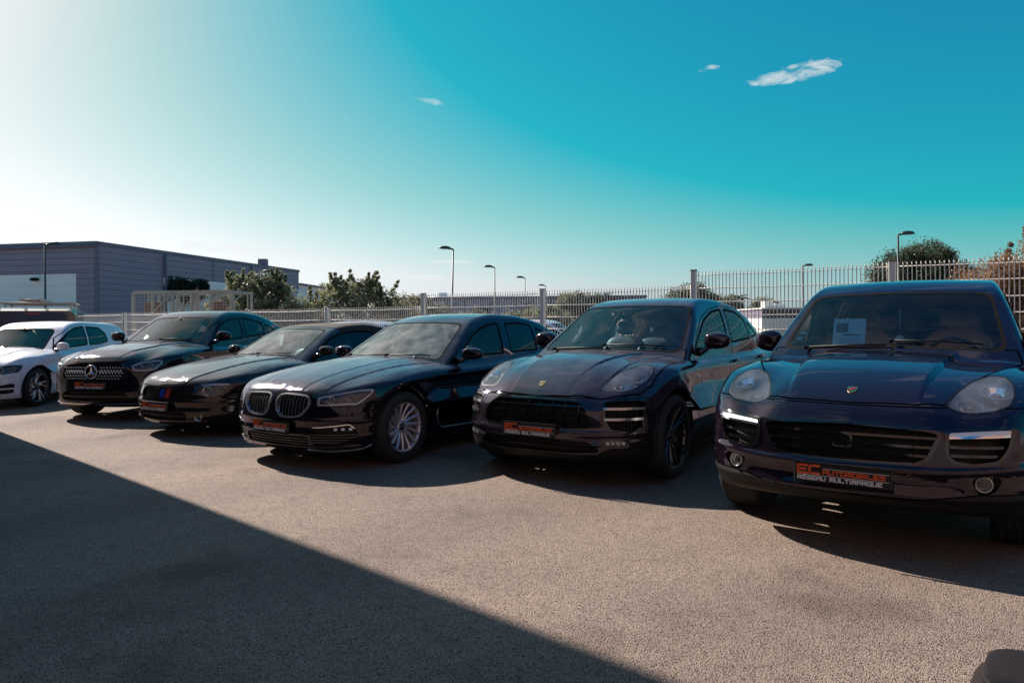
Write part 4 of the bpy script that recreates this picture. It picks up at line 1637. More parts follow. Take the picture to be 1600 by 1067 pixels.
# ---- 1. large SUV on the right
def build_suv():
    c = Car('large_suv', 'suv', (2.436, 4.941), -35.5, P_PLUM, H_NEAR,
            'large dark plum SUV at the right with round frosted headlights and wide slatted grille', 'car')
    B = c.B
    c.glazing((-1.15, -.45, .635, .755), [
        ([(-.80, 1.15), (-.98, 1.28), (-1.30, 1.48), (-1.66, 1.55), (-1.74, 1.16)], M_SIDEGLASS),
        ([(-1.80, 1.16), (-1.76, 1.55), (-2.3, 1.58), (-2.72, 1.53), (-2.78, 1.19)], M_PRIVACY),
        ([(-2.86, 1.20), (-2.80, 1.52), (-3.2, 1.42), (-3.36, 1.26)], M_PRIVACY)], (-3.62, -3.28, .62, .56), (M_GLASS_CLEAR, M_GLASS_CLEAR))
    head = plane_region(B, [(.700, .484, .874), (.525, .528, .944), (.335, .596, 1.0), (.225, .682, 1.024), (.225, .752, 1.016), (.34, .795, .975), (.465, .80, .921), (.565, .78, .873), (.642, .712, .848), (.688, .606, .839), (.705, .536, .848)])
    gr = front_region([(-.5, .772), (0, .775), (.40, .758), (.478, .742), (.450, .68), (.415, .596), (.36, .570), (.1, .560), (-.5, .56)], .6)
    intake = plane_region(B, [(.831, .495, .752), (.67, .80, .770), (.686, .797, .743), (.722, .782, .659), (.767, .734, .590), (.831, .624, .573), (.865, .535, .586), (.871, .500, .626)])
    foghole = plane_region(B, [(.85, .585, .505), (.77, .72, .53), (.74, .745, .50), (.76, .70, .43), (.82, .62, .425)])
    for o in c.pocket('headlight', head, .10, M_LAMPMID, sides=True):
        s = 1 if o.data.vertices[0].co.y > 0 else -1
        for (p, r) in (((.395, .715, .945), .078), ((.585, .595, .885), .062)):
            P = B.project(np.array([p]), 4)[0]
            n = B.normals(P[None])[0]
            q = P - n * .040
            c.bowl(o, (q[0], q[1] * s, q[2]), r, (n[0] + .05, n[1] * s, n[2]), M_LAMP)
    c.raised('headlight_lens', head, M_FROST, -.001, .004, sides=True)
    c.raised('headlight_seal', band(head, -.003, .007), M_BLACK, .0005, .012, sides=True)
    for o in c.pocket('front_grille', gr, .075, M_VOID, direction=(1, 0, 0)):
        c.raised('grille_slat', strips(gr, 'z', [.612], .007, -.004), M_GLOSSBLACK, -.018, .022, o, direction=(1, 0, 0))
        c.raised('grille_slat', strips(gr, 'z', [.660], .007, -.004), M_GLOSSBLACK, -.018, .022, o, direction=(1, 0, 0))
        c.raised('grille_slat', strips(gr, 'z', [.710], .007, -.004), M_GLOSSBLACK, -.018, .022, o, direction=(1, 0, 0))
        for k in (.0, .13, .26, .36):
            c.raised('grille_bar', strips(gr, 'y', [k], .0035, -.004), M_BLACK, -.026, .02, [o, o], sides=k > .01, direction=(1, 0, 0))
        mb = MB()
        soft(mb, (.868, -.02, .665), (.05, .12, .11), 4)
        mb.build('radar_cover', M_GLOSSBLACK, o)
        c.raised('grille_frame', band(gr, -.010, .012), M_GLOSSBLACK, .004, .03, o)
    ii = c.pocket('air_intake', intake, .06, M_VOID, sides=True)
    for z in (.625, .672):
        c.raised('intake_slat', strips(intake, 'z', [z], .008, .018), M_GLOSSBLACK, -.012, .02, ii, sides=True)
    c.raised('daytime_light', lambda Q: np.maximum(intake(Q) + .004, .722 + .05 * (np.abs(Q[:, 1]) - .48) - Q[:, 2]), M_LED, .003, .05, ii, sides=True)
    c.raised('light_trim', lambda Q: np.maximum(intake(Q) + .002, np.abs(Q[:, 2] - .716 - .05 * (np.abs(Q[:, 1]) - .48)) - .006), M_CHROME, .004, .04, ii, sides=True)
    c.raised('intake_frame', band(intake, -.012, .008), M_GLOSSBLACK, .005, .03, ii, sides=True)
    fo = c.pocket('fog_lamp', foghole, .035, M_GLOSSBLACK, sides=True)
    for o in fo:
        s = 1 if o.data.vertices[0].co.y > 0 else -1
        c.bowl(o, (.79, .668 * s, .474), .036, (1, .3 * s, 0), depth=.03)
        MB().lathe([(.0001, .012), (.02, .010), (.034, .003)], 24, 'X', Matrix.Translation((.79, .668 * s, .474)) @ Matrix.Rotation(.29 * s, 4, 'Z')).build('fog_lens', M_LENS, o)
        MB().lathe([(.034, -.01), (.036, .006), (.042, .008), (.046, -.01)], 28, 'X', Matrix.Translation((.79, .668 * s, .474)) @ Matrix.Rotation(.29 * s, 4, 'Z')).build('fog_ring', M_SATIN, o)
    c.liner()
    c.part('bumper_lower_trim', lambda Q: np.maximum(Q[:, 2] - (.37 + .05 * np.clip((np.abs(Q[:, 1]) - .35) / .3, 0, 1)), .25 - Q[:, 0]), M_BLACK, gap=.007)
    hood = top_region([(.795, -.2), (.795, 0), (.768, .34), (.700, .484), (.50, .545), (.30, .622), (.12, .70), (-.2, .80), (-.52, .83), (-.64, .80), (-.56, .60), (-.475, .3), (-.45, 0), (-.45, -.2)], .86, 1)
    c.part('bonnet', hood, c.paint, gap=.011)
    c.part('front_bumper', lambda Q: smax(Q[:, 2] - .868, .47 - Q[:, 0], .01), c.paint, gap=.007)
    doors = [[(-.66, .34), (-.60, .62), (-.66, .95), (-.76, 1.12), (-1.0, 1.33), (-1.3, 1.52), (-1.76, 1.585), (-1.77, 1.1), (-1.72, .34)],
             [(-1.76, .34), (-1.80, 1.1), (-1.79, 1.585), (-2.3, 1.6), (-2.76, 1.555), (-2.84, 1.15), (-2.60, .95), (-2.42, .70), (-2.40, .34)]]
    for p in doors:
        c.part('door', side_region(p, .4, 1), c.paint, gap=.009, sides=True)
    c.rest()
    for s in (1, -1):
        door_mirror(c.root, (-.90, s * .945, 1.185), s, c.paint, (.16, .215, .17), (-.84, s * .78, 1.10))
        for x in (-1.6, -2.6):
            c.handle((x, .95, .98), s)
    sensors(c, [(.92, .33, .50), (.80, .80, .50)])
    c.wheels('plain', .0)
    number_plate(c.root, (.968, -.005, .478), math.radians(-3))
    P = B.project(np.array([[.674, 0, .934]]), 4)[0]
    shield(c.root, P, B.normals(P[None])[0], .040)
    c.cabin(1.10, -.62, M_BEIGE, -1.62, .37, .70, .60)
    c.mirror_inside(-1.12, 1.49)
    c.wipers([[(-.52, .05, 1.2), (-.545, .33, 1.2), (-.60, .60, 1.17)], [(-.50, -.55, 1.19), (-.46, -.2, 1.19), (-.455, .02, 1.19)]])
    return c


# ---- 2. compact SUV
def build_compact():
    c = Car('compact_suv', 'compact', (.644, 6.867), -34.3, P_PLUM2, H_NEAR,
            'dusty plum compact SUV with swept oval headlights, between the long saloon and the large SUV', 'car')
    B = c.B
    c.glazing((-1.20, -.42, .62, .768), [
        ([(-.80, 1.085), (-1.0, 1.21), (-1.35, 1.37), (-1.72, 1.465), (-2.10, 1.50), (-1.90, 1.12), (-1.25, 1.075)], M_SIDEGLASS),
        ([(-2.02, 1.12), (-2.22, 1.50), (-2.62, 1.475), (-2.88, 1.38), (-2.82, 1.15)], M_SIDEGLASS),
        ([(-2.90, 1.155), (-2.96, 1.36), (-3.2, 1.25), (-3.28, 1.18)], M_PRIVACY)], (-3.55, -3.02, .60, .52), (M_GLASS, M_SIDEGLASS))
    head = plane_region(B, [(.632, .515, .798), (.505, .535, .866), (.330, .584, .934), (.183, .649, .977), (.124, .728, .983), (.136, .790, .964), (.225, .828, .918), (.370, .827, .851), (.506, .778, .800), (.586, .706, .778), (.627, .578, .783)])
    gr = front_region([(-.5, .718), (0, .722), (.36, .715), (.435, .70), (.505, .628), (.525, .52), (.47, .495), (.1, .50), (-.5, .50)], .5)
    intake = plane_region(B, [(.70, .585, .702), (.515, .838, .722), (.485, .866, .70), (.511, .862, .604), (.545, .850, .495), (.62, .805, .455), (.72, .655, .475), (.73, .60, .56)])
    fog = plane_region(B, [(.772, .612, .398), (.645, .79, .404), (.648, .78, .355), (.754, .639, .357)], smooth=1)
    low = front_region([(-.5, .385), (0, .385), (.50, .39), (.585, .34), (.58, .30), (.3, .285), (-.5, .285)], .5)
    for o in c.pocket('headlight', head, .09, M_LAMPMID, sides=True):
        s = 1 if o.data.vertices[0].co.y > 0 else -1
        for (p, r) in (((.34, .735, .90), .062), ((.52, .635, .835), .045)):
            P = B.project(np.array([p]), 4)[0]
            n = B.normals(P[None])[0]
            q = P - n * .036
            c.bowl(o, (q[0], q[1] * s, q[2]), r, (n[0] + .05, n[1] * s, n[2]), M_LAMP)
    c.raised('headlight_lens', head, M_FROST, -.001, .004, sides=True)
    c.raised('headlight_seal', band(head, -.003, .008), M_BLACK, .0005, .012, sides=True)
    for o in c.pocket('front_grille', gr, .07, M_VOID, direction=(1, 0, 0)):
        for z in (.56, .615, .67):
            c.raised('grille_slat', strips(gr, 'z', [z], .005, -.004), M_GLOSSBLACK, -.016, .02, o, direction=(1, 0, 0))
        for k in (.06, .18, .30, .42):
            c.raised('grille_bar', strips(gr, 'y', [k], .004, -.004), M_GLOSSBLACK, -.014, .022, [o, o], sides=k > .01, direction=(1, 0, 0))
        c.raised('grille_frame', band(gr, -.008, .012), M_GLOSSBLACK, .003, .03, o)
    ii = c.pocket('air_intake', intake, .055, M_VOID, sides=True)
    for z in (.572, .655):
        c.raised('intake_blade', strips(intake, 'z', [z], .010, -.006), M_SATIN, .006, .03, ii, sides=True)
    for k in np.arange(.66, .85, .022):
        c.raised('intake_fin', strips(intake, 'y', [k], .004, .02), M_BLACK, -.03, .02, ii, sides=True)
    c.raised('intake_frame', band(intake, -.006, .008), M_GLOSSBLACK, .004, .03, ii, sides=True)
    fo = c.pocket('fog_lamp', fog, .025, M_GLOSSBLACK, sides=True)
    for o in fo:
        s = 1 if o.data.vertices[0].co.y > 0 else -1
        for k in range(4):
            t = k / 3
            mb = MB().box((.742 - .075 * t, s * (.648 + .105 * t), .379), (.012, .030, .026), bev=.004)
            mb.build('led_cell', M_LED, o)
    c.raised('fog_lens', fog, M_LENS, -.001, .003, sides=True)
    for o in c.pocket('lower_grille', low, .05, M_VOID, direction=(1, 0, 0)):
        c.raised('grille_slat', strips(low, 'z', [.335], .006, -.004), M_BLACK, -.015, .02, o, direction=(1, 0, 0))
    c.liner()
    c.part('bumper_lower_trim', lambda Q: np.maximum(Q[:, 2] - (.275 + .06 * np.clip((np.abs(Q[:, 1]) - .55) / .12, 0, 1)), .2 - Q[:, 0]), M_BLACK, gap=.007)
    hood = top_region([(.80, -.2), (.80, 0), (.775, .30), (.70, .585), (.60, .74), (.50, .83), (.36, .865), (.10, .862), (-.2, .845), (-.50, .825), (-.64, .79), (-.56, .6), (-.45, .3), (-.42, 0), (-.42, -.2)], .725, 1)
    c.part('bonnet', hood, c.paint, gap=.011)
    c.part('front_bumper', lambda Q: smax(Q[:, 2] - .735, .425 - Q[:, 0], .01), c.paint, gap=.007)
    doors = [[(-.74, .36), (-.64, .62), (-.70, .85), (-.76, 1.06), (-1.0, 1.24), (-1.35, 1.405), (-1.72, 1.495), (-2.16, 1.53), (-1.97, 1.10), (-1.85, .9), (-1.83, .36)],
             [(-1.87, .36), (-1.89, .9), (-2.0, 1.10), (-2.19, 1.53), (-2.64, 1.505), (-2.92, 1.40), (-2.88, 1.13), (-2.62, .92), (-2.42, .68), (-2.38, .36)]]
    for p in doors:
        c.part('door', side_region(p, .4, 1), c.paint, gap=.009, sides=True)
    c.part('sill_trim', lambda Q: np.maximum(np.maximum(Q[:, 2] - .36, Q[:, 0] + .4), -2.4 - Q[:, 0]), M_BLACK)
    c.rest()
    for s in (1, -1):
        door_mirror(c.root, (-.96, s * .985, 1.165), s, c.paint, (.15, .25, .155), (-.88, s * .82, 1.05))
        for x in (-1.74, -2.62):
            c.handle((x, .93, .945), s)
    sensors(c, [(.86, .36, .45), (.60, .84, .43)])
    c.wheels('twin', .0)
    number_plate(c.root, (.902, -.003, .462), math.radians(-2))
    P = B.project(np.array([[.68, 0, .825]]), 4)[0]
    shield(c.root, P, B.normals(P[None])[0], .038)
    c.cabin(1.03, -.58, M_DARKSEAT, -1.58, .36, .62, .60)
    c.mirror_inside(-1.12, 1.41)
    c.wipers([[(-.49, .02, 1.12), (-.53, .33, 1.12), (-.60, .60, 1.09)], [(-.50, -.58, 1.11), (-.44, -.2, 1.12), (-.43, .0, 1.12)]])
    return c


# ---- 3. long saloon
def build_saloon():
    c = Car('long_saloon', 'saloon', (-1.821, 7.634), -33.2, P_NIGHT, H_MID,
            'long black saloon with twin chrome kidney grilles and silver multi-spoke wheels', 'car')
    B = c.B
    c.glazing((-1.36, -.595, .56, .738), [
        ([(-1.08, 1.0), (-1.15, 1.08), (-1.38, 1.215), (-1.62, 1.30), (-1.85, 1.345), (-2.04, 1.36), (-1.93, .99), (-1.5, .985)], M_SIDEGLASS),
        ([(-2.10, .995), (-2.18, 1.35), (-2.5, 1.365), (-2.82, 1.33), (-2.76, 1.0)], M_PRIVACY),
        ([(-2.84, 1.01), (-2.90, 1.30), (-3.07, 1.245), (-3.27, 1.155), (-3.14, 1.04)], M_PRIVACY)], (-3.62, -2.98, .58, .50), (M_GLASS_DEW, M_PRIVACY))
    kid = plane_region(B, [(.816, .040, .630), (.786, .048, .683), (.766, .115, .702), (.764, .244, .700), (.752, .41, .69), (.758, .450, .655), (.772, .455, .596), (.804, .38, .512), (.824, .275, .487), (.836, .125, .49), (.836, .06, .545)], depth=.16)
    head = plane_region(B, [(.764, .512, .596), (.732, .500, .685), (.621, .663, .721), (.453, .809, .752), (.348, .868, .752), (.380, .870, .703), (.463, .846, .643), (.534, .812, .600), (.709, .640, .596)], smooth=1)
    cin = front_region([(-.5, .318), (0, .318), (.40, .322), (.45, .30), (.43, .235), (0, .222), (-.5, .222)], .5)
    sin = plane_region(B, [(.790, .478, .405), (.60, .775, .440), (.538, .815, .372), (.503, .820, .255), (.753, .470, .238), (.79, .46, .32)])
    chrome = plane_region(B, [(.76, .395, .212), (.60, .69, .222), (.40, .858, .246), (.40, .862, .232), (.60, .70, .205), (.755, .40, .196)], smooth=0)
    for o in c.pocket('kidney_grille', kid, .05, M_VOID, sides=True, direction=(1, 0, 0)):
        s = 1 if o.data.vertices[0].co.y > 0 else -1
        for k in np.linspace(.085, .425, 9):
            c.raised('grille_slat', (lambda k: lambda Q: np.maximum(np.abs(Q[:, 1] * s - k) - .0055, kid(Q) - .002))(k), M_SATIN, -.008, .03, o, direction=(1, 0, 0))
    c.raised('kidney_frame', band(kid, -.011, .004), M_BRIGHT, .010, .03, sides=True)
    for o in c.pocket('headlight', head, .05, M_LAMPDARK, sides=True):
        s = 1 if o.data.vertices[0].co.y > 0 else -1
        for (p, r) in (((.66, .62, .645), .034), ((.545, .735, .66), .034)):
            P = B.project(np.array([p]), 4)[0]
            n = B.normals(P[None])[0]
            q = P - n * .014
            c.bowl(o, (q[0], q[1] * s, q[2]), r, (n[0] + .3, n[1] * s, 0), depth=.035)
        sg = (lambda s: lambda Q: np.where(Q[:, 1] * s > 0, 0, 1))(s)
        c.raised('light_guide', lambda Q: np.maximum(np.maximum(band(head, -.022, -.008)(Q), sg(Q) - .5), -9), M_LED, -.008, .012, o)
    c.raised('headlight_lens', head, M_LENS, -.001, .003, sides=True)
    for o in c.pocket('lower_grille', cin, .05, M_VOID, direction=(1, 0, 0)):
        for z in (.245, .27, .295):
            c.raised('grille_slat', strips(cin, 'z', [z], .004, -.004), M_GLOSSBLACK, -.012, .02, o, direction=(1, 0, 0))
    ii = c.pocket('air_intake', sin, .04, M_VOID, sides=True)
    for z in (.268, .292, .316, .340):
        c.raised('intake_slat', strips(sin, 'z', [z], .005, .002), M_GLOSSBLACK, -.004, .02, ii, sides=True)
    c.raised('chrome_strip', lambda Q: np.maximum(np.abs(sin(Q)) - .005, (.395 - Q[:, 2])), M_CHROME, .006, .02, ii, sides=True)
    for o in ii:
        s = 1 if o.data.vertices[0].co.y > 0 else -1
        for k in range(3):
            P = B.project(np.array([[.66 - .045 * k, .66 + .042 * k, .392]]), 4)[0]
            n = B.normals(P[None])[0]
            MB().box((0, 0, 0), (.015, .03, .022), Matrix.Translation((P[0] - .012, P[1] * s, P[2])) @ Matrix.Rotation(math.atan2(n[1] * s, n[0]), 4, 'Z')).build('led_cell', M_LED, o)
    c.raised('chrome_lip', chrome, M_BRIGHT, .010, .03, sides=True)
    c.liner()
    hood = top_region([(.785, -.2), (.785, 0), (.775, .15), (.752, .36), (.735, .48), (.62, .60), (.40, .72), (.1, .79), (-.3, .815), (-.70, .80), (-.78, .74), (-.66, .45), (-.60, .2), (-.59, 0), (-.59, -.2)], .68, 1)
    c.part('bonnet', hood, c.paint, gap=.005)
    c.part('front_bumper', lambda Q: smax(Q[:, 2] - .60, .40 - Q[:, 0], .01), c.paint, gap=.005)
    doors = [[(-.74, .28), (-.66, .55), (-.76, .80), (-.84, .95), (-1.02, 1.035), (-1.16, 1.12), (-1.40, 1.25), (-1.65, 1.335), (-2.08, 1.39), (-2.02, .95), (-2.02, .28)],
             [(-2.06, .28), (-2.06, .95), (-2.11, 1.39), (-2.5, 1.395), (-2.85, 1.355), (-3.10, 1.275), (-3.33, 1.16), (-3.2, 1.0), (-2.95, .80), (-2.70, .55), (-2.66, .28)]]
    for p in doors:
        c.part('door', side_region(p, .4, 1), c.paint, gap=.005, sides=True)
    c.rest()
    for s in (1, -1):
        door_mirror(c.root, (-1.02, s * .99, 1.018), s, c.paint, (.15, .25, .125), (-.96, s * .83, .95))
        for x in (-1.86, -2.9):
            c.handle((x, .93, .82), s, M_CHROME)
    # chrome blade behind the front wheel
    P = B.project(np.array([[-.52, .92, .50], [-.50, .92, .42], [-.52, .91, .33], [-.60, .905, .27], [-1.2, .90, .255], [-2.6, .90, .255]]), 5)
    for s in (1, -1):
        q = (P + B.normals(P) * .004) * np.array([1, s, 1])
        MB().tube([tuple(p) for p in q], [.004, .008, .009, .009, .008, .006], 8).build('side_strip', M_SATIN, c.root)
    sensors(c, [(.82, .40, .44), (.60, .80, .50)])
    c.wheels('multi', .0)
    number_plate(c.root, (.860, 0, .400), math.radians(-2))
    P = B.project(np.array([[.70, 0, .75]]), 4)[0]
    roundel(c.root, P, B.normals(P[None])[0])
    c.cabin(.97, -.76, M_GREYSEAT, -1.85, .38, .50, .60)
    c.mirror_inside(-1.33, 1.26)
    c.wipers([[(-.66, .10, 1.0), (-.70, .35, 1.0), (-.79, .60, .98)], [(-.74, -.55, 1.0), (-.64, -.2, 1.0), (-.62, .06, 1.0)]])
    mb = MB().prism([(-3.15, 0), (-3.02, .0), (-3.12, .045), (-3.16, .05)], -.012, .012, 'Y')
    fin = mb.build('aerial_fin', c.paint, c.root, bevel=.006)
    fin.location = (0.2, 0, 1.385)
    MB().lathe([(.055, 0), (.05, .004), (0, .005)], 20, 'Y', Matrix.Translation((-.62, .93, .56))).build('charge_flap', c.paint, c.root)
    return c


# ---- 4. low soft-top coupe
def build_coupe():
    c = Car('convertible_coupe', 'coupe', (-3.858, 9.525), -31.1, P_BROWNB, H_MID,
            'low brown-black convertible coupe with a fabric soft top and a blue and red striped grille', 'car')
    B = c.B
    M_CLOTH = pmat('brown black soft top cloth', (.022, .014, .013), .9, noise=(60, .3), bump=(500, .4, .001))
    c.glazing((-1.40, -.615, .515, .665), [
        ([(-1.05, 1.0), (-1.18, 1.075), (-1.37, 1.17), (-1.60, 1.228), (-1.92, 1.252), (-2.24, 1.245), (-2.32, 1.15), (-2.36, .985), (-1.5, .975)], M_SIDEGLASS)],
        (-3.10, -2.86, .36, .32), (M_GLASS_DEW, M_SIDEGLASS))
    kid = plane_region(B, [(.80, .028, .595), (.785, .12, .605), (.765, .33, .60), (.785, .355, .555), (.80, .345, .505), (.822, .22, .474), (.83, .06, .478), (.82, .03, .52)], depth=.16, smooth=1)
    head = plane_region(B, [(.731, .535, .532), (.68, .565, .60), (.643, .585, .648), (.54, .69, .657), (.432, .799, .656), (.393, .826, .634), (.546, .764, .516), (.644, .679, .511)], smooth=1)
    low = front_region([(-.5, .335), (0, .335), (.42, .33), (.46, .28), (.42, .22), (0, .215), (-.5, .215)], .5)
    for o in c.pocket('kidney_grille', kid, .05, M_VOID, sides=True, direction=(1, 0, 0)):
        s = 1 if o.data.vertices[0].co.y > 0 else -1
        for j, k in enumerate(np.linspace(.055, .315, 9)):
            m = M_BLACK
            if s > 0 and j in (0, 1):
                m = M_BLUESTRIPE
            if s > 0 and j in (3, 4):
                m = M_REDSTRIPE
            c.raised('grille_slat', (lambda k: lambda Q: np.maximum(np.abs(Q[:, 1] * s - k) - (.014 if m not in (M_BLACK,) else .007), kid(Q) - .002))(k), m, -.004 if m is not M_BLACK else -.012, .03, o, direction=(1, 0, 0))
    c.raised('kidney_frame', band(kid, -.008, .008), M_GLOSSBLACK, .006, .03, sides=True)
    for o in c.pocket('headlight', head, .05, M_LAMPDARK, sides=True):
        s = 1 if o.data.vertices[0].co.y > 0 else -1
        for (p, r) in (((.63, .655, .575), .048), ((.50, .755, .585), .044)):
            P = B.project(np.array([p]), 4)[0]
            n = B.normals(P[None])[0]
            q = P - n * .016
            c.bowl(o, (q[0], q[1] * s, q[2]), r, (n[0] + .3, n[1] * s, 0), depth=.04)
    c.raised('headlight_brow', lambda Q: np.maximum(head(Q), .640 - Q[:, 2]), M_LED, -.006, .03, sides=True)
    c.raised('headlight_lens', head, M_LENS, -.001, .003, sides=True)
    for o in c.pocket('lower_grille', low, .05, M_VOID, direction=(1, 0, 0)):
        c.raised('grille_slat', strips(low, 'z', [.275], .006, -.004), M_BLACK, -.012, .02, o, direction=(1, 0, 0))
    for s in (1, -1):
        P = B.project(np.array([[.66, .565, .275]]), 4)[0]
        n = B.normals(P[None])[0]
        f = MB().lathe([(.045, -.01), (.046, .006), (.036, .008), (.034, -.004), (.0001, -.012)], 24, 'X', Matrix.Translation((P[0], P[1] * s, P[2])) @ Matrix.Rotation(math.atan2(n[1] * s, n[0]), 4, 'Z'))
        f.build('fog_lamp', M_SATIN, c.root)
    c.liner()
    # fabric roof: everything above the screen header and the side glass
    c.part('soft_top', lambda Q: np.maximum(np.maximum(.985 + .0 * Q[:, 0] - Q[:, 2], Q[:, 0] + .30 * Q[:, 1] ** 2 + 1.47), -3.35 - Q[:, 0]), M_CLOTH, off=.004, gap=.004)
    hood = top_region([(.80, -.2), (.80, 0), (.785, .2), (.745, .40), (.68, .54), (.50, .64), (.2, .73), (-.2, .77), (-.66, .76), (-.74, .68), (-.66, .4), (-.62, 0), (-.62, -.2)], .60, 1)
    c.part('bonnet', hood, c.paint, gap=.005)
    c.part('front_bumper', lambda Q: smax(Q[:, 2] - .515, .39 - Q[:, 0], .01), c.paint, gap=.005)
    c.part('door', side_region([(-.82, .26), (-.72, .5), (-.80, .78), (-.90, .93), (-1.06, .985), (-2.12, .965), (-2.14, .6), (-2.08, .26)], .4, 1), c.paint, gap=.005, sides=True)
    c.rest()
    for s in (1, -1):
        door_mirror(c.root, (-1.02, s * .95, .99), s, c.paint, (.15, .22, .12), (-.98, s * .80, .93))
        c.handle((-1.95, .9, .76), s)
    c.wheels('plain')
    number_plate(c.root, (.868, 0, .382), math.radians(-2))
    P = B.project(np.array([[.72, 0, .69]]), 4)[0]
    roundel(c.root, P, B.normals(P[None])[0])
    c.cabin(.90, -.76, M_GREYSEAT, -1.75, .36, .42, .58, rear=False, w=.62)
    c.mirror_inside(-1.36, 1.19)
    c.wipers([[(-.66, .05, .95), (-.70, .3, .95), (-.78, .53, .93)], [(-.72, -.5, .95), (-.64, -.2, .95), (-.62, .0, .95)]])
    return c


# ---- 5. crossover with a sloping tail
def build_crossover():
    c = Car('sloping_crossover', 'crossover', (-5.772, 11.126), -11.0, P_BLACK, H_MID,
            'black sloping-roof crossover with a studded diamond grille and a large star badge', 'car')
    B = c.B
    c.glazing((-1.20, -.55, .53, .68), [
        ([(-.90, 1.14), (-1.02, 1.27), (-1.2, 1.375), (-1.48, 1.45), (-1.86, 1.475), (-1.75, 1.125), (-1.18, 1.105)], M_SIDEGLASS),
        ([(-1.82, 1.135), (-1.94, 1.485), (-2.33, 1.44), (-2.58, 1.39), (-2.54, 1.18)], M_PRIVACY),
        ([(-2.62, 1.19), (-2.66, 1.37), (-2.95, 1.28), (-3.0, 1.22)], M_PRIVACY)], (-3.5, -2.95, .58, .5), (M_GLASS, M_PRIVACY))
    gr = front_region([(-.5, .815), (0, .815), (.40, .812), (.475, .795), (.515, .70), (.51, .62), (.44, .595), (0, .59), (-.5, .59)], .5)
    head = plane_region(B, [(.741, .545, .795), (.639, .634, .845), (.439, .842, .860), (.470, .852, .800), (.580, .808, .715), (.68, .70, .695), (.755, .58, .705)])
    low = front_region([(-.5, .43), (0, .43), (.46, .43), (.56, .36), (.52, .30), (0, .29), (-.5, .29)], .5)
    vent = plane_region(B, [(.66, .76, .60), (.58, .84, .61), (.60, .84, .42), (.70, .74, .40)], smooth=1)
    for o in c.pocket('front_grille', gr, .06, M_VOID, direction=(1, 0, 0)):
        mb = MB()
        for r in range(6):
            z = .612 + .192 * r / 5
            if abs(z - .705) < .014:
                continue
            for k in range(-17, 18):
                y = (k + .5 * (r % 2)) * .046
                if abs(y) > .48 or (y * y + (z - .705) ** 2) < .125 ** 2:
                    continue
                q = np.array([[.8, y, z]])
                if gr(q)[0] > -.012:
                    continue
                xx = .862 - .018 * (y / .3) ** 2 - .9 * max(0, z - .62) ** 2 * 1.1
                mb.box((xx - .004, y, z), (.012, .0190, .0150), bev=.004)
        so = mb.build('grille_studs', M_STUD, o)
        so['kind'] = 'stuff'
        for s in (1, -1):
            mb = MB()
            P = [(.842 - .018 * (t / .3) ** 2, s * t, .705 + .004) for t in np.linspace(.10, .46, 8)]
            mb.tube(P, [.013, .012, .011, .010, .009, .008, .007, .005], 8)
            mb.build('grille_wing', M_BRIGHT, o)
        M = Matrix.Translation((.858, 0, .705))
        mb = MB()
        mb.tube([M @ Vector((0, math.cos(a) * .092, math.sin(a) * .092)) for a in [2 * math.pi * i / 40 for i in range(41)]], .0085, 8, cap=False)
        ring = mb.build('star_ring', M_BRIGHT, o)
        mb = MB()
        for k in range(3):
            a = math.pi / 2 + k * 2 * math.pi / 3
            t = Vector((.0, math.cos(a) * .088, math.sin(a) * .088))
            l = Vector((.0, math.cos(a + math.pi / 3) * .020, math.sin(a + math.pi / 3) * .020))
            r_ = Vector((.0, math.cos(a - math.pi / 3) * .020, math.sin(a - math.pi / 3) * .020))
            ctr = Vector((.014, 0, 0))
            b = Vector((-.008, 0, 0))
            mb.add([M @ t, M @ l, M @ ctr, M @ r_, M @ b], [(0, 1, 2), (0, 2, 3), (0, 4, 1), (0, 3, 4)])
        mb.build('star', M_BRIGHT, o, recalc=False)
        MB().lathe([(.088, -.012), (.088, -.006), (0, -.004)], 32, 'X', M).build('star_plate', M_GLOSSBLACK, o)
    c.raised('grille_frame', band(gr, -.004, .014), M_GLOSSBLACK, .004, .03)
    for o in c.pocket('headlight', head, .05, M_LAMPDARK, sides=True):
        s = 1 if o.data.vertices[0].co.y > 0 else -1
        for (p, r) in (((.69, .64, .755), .046), ((.60, .73, .775), .036)):
            P = B.project(np.array([p]), 4)[0]
            n = B.normals(P[None])[0]
            q = P - n * .014
            c.bowl(o, (q[0], q[1] * s, q[2]), r, (n[0] + .3, n[1] * s, 0), depth=.04)
        sg = (lambda s: lambda Q: np.where(Q[:, 1] * s > 0, -1.0, 1.0))(s)
        c.raised('light_guide', lambda Q: np.maximum(band(head, -.024, -.006)(Q), sg(Q)), M_LED, -.006, .012, o)
    c.raised('headlight_lens', head, M_LENS, -.001, .003, sides=True)
    for o in c.pocket('lower_grille', low, .05, M_VOID, direction=(1, 0, 0)):
        c.raised('grille_slat', strips(low, 'z', [.36], .006, -.004), M_GLOSSBLACK, -.012, .02, o, direction=(1, 0, 0))
    vv = c.pocket('air_intake', vent, .04, M_VOID, sides=True)
    for z in (.46, .51, .56):
        c.raised('intake_slat', strips(vent, 'z', [z], .009, -.002), M_SATIN, .004, .03, vv, sides=True)
    c.liner()
    c.raised('skid_strip', plane_region(B, [(.82, .02, .262), (.80, .40, .262), (.66, .70, .285), (.66, .70, .268), (.79, .40, .240), (.81, .02, .240)], smooth=0), M_CHROME, .006, .02)
    hood = top_region([(.80, -.2), (.80, 0), (.785, .25), (.745, .46), (.62, .60), (.35, .72), (0, .79), (-.4, .81), (-.64, .79), (-.70, .70), (-.60, .4), (-.555, 0), (-.555, -.2)], .80, 1)
    c.part('bonnet', hood, c.paint, gap=.005)
    c.part('front_bumper', lambda Q: smax(Q[:, 2] - .70, .42 - Q[:, 0], .01), c.paint, gap=.005)
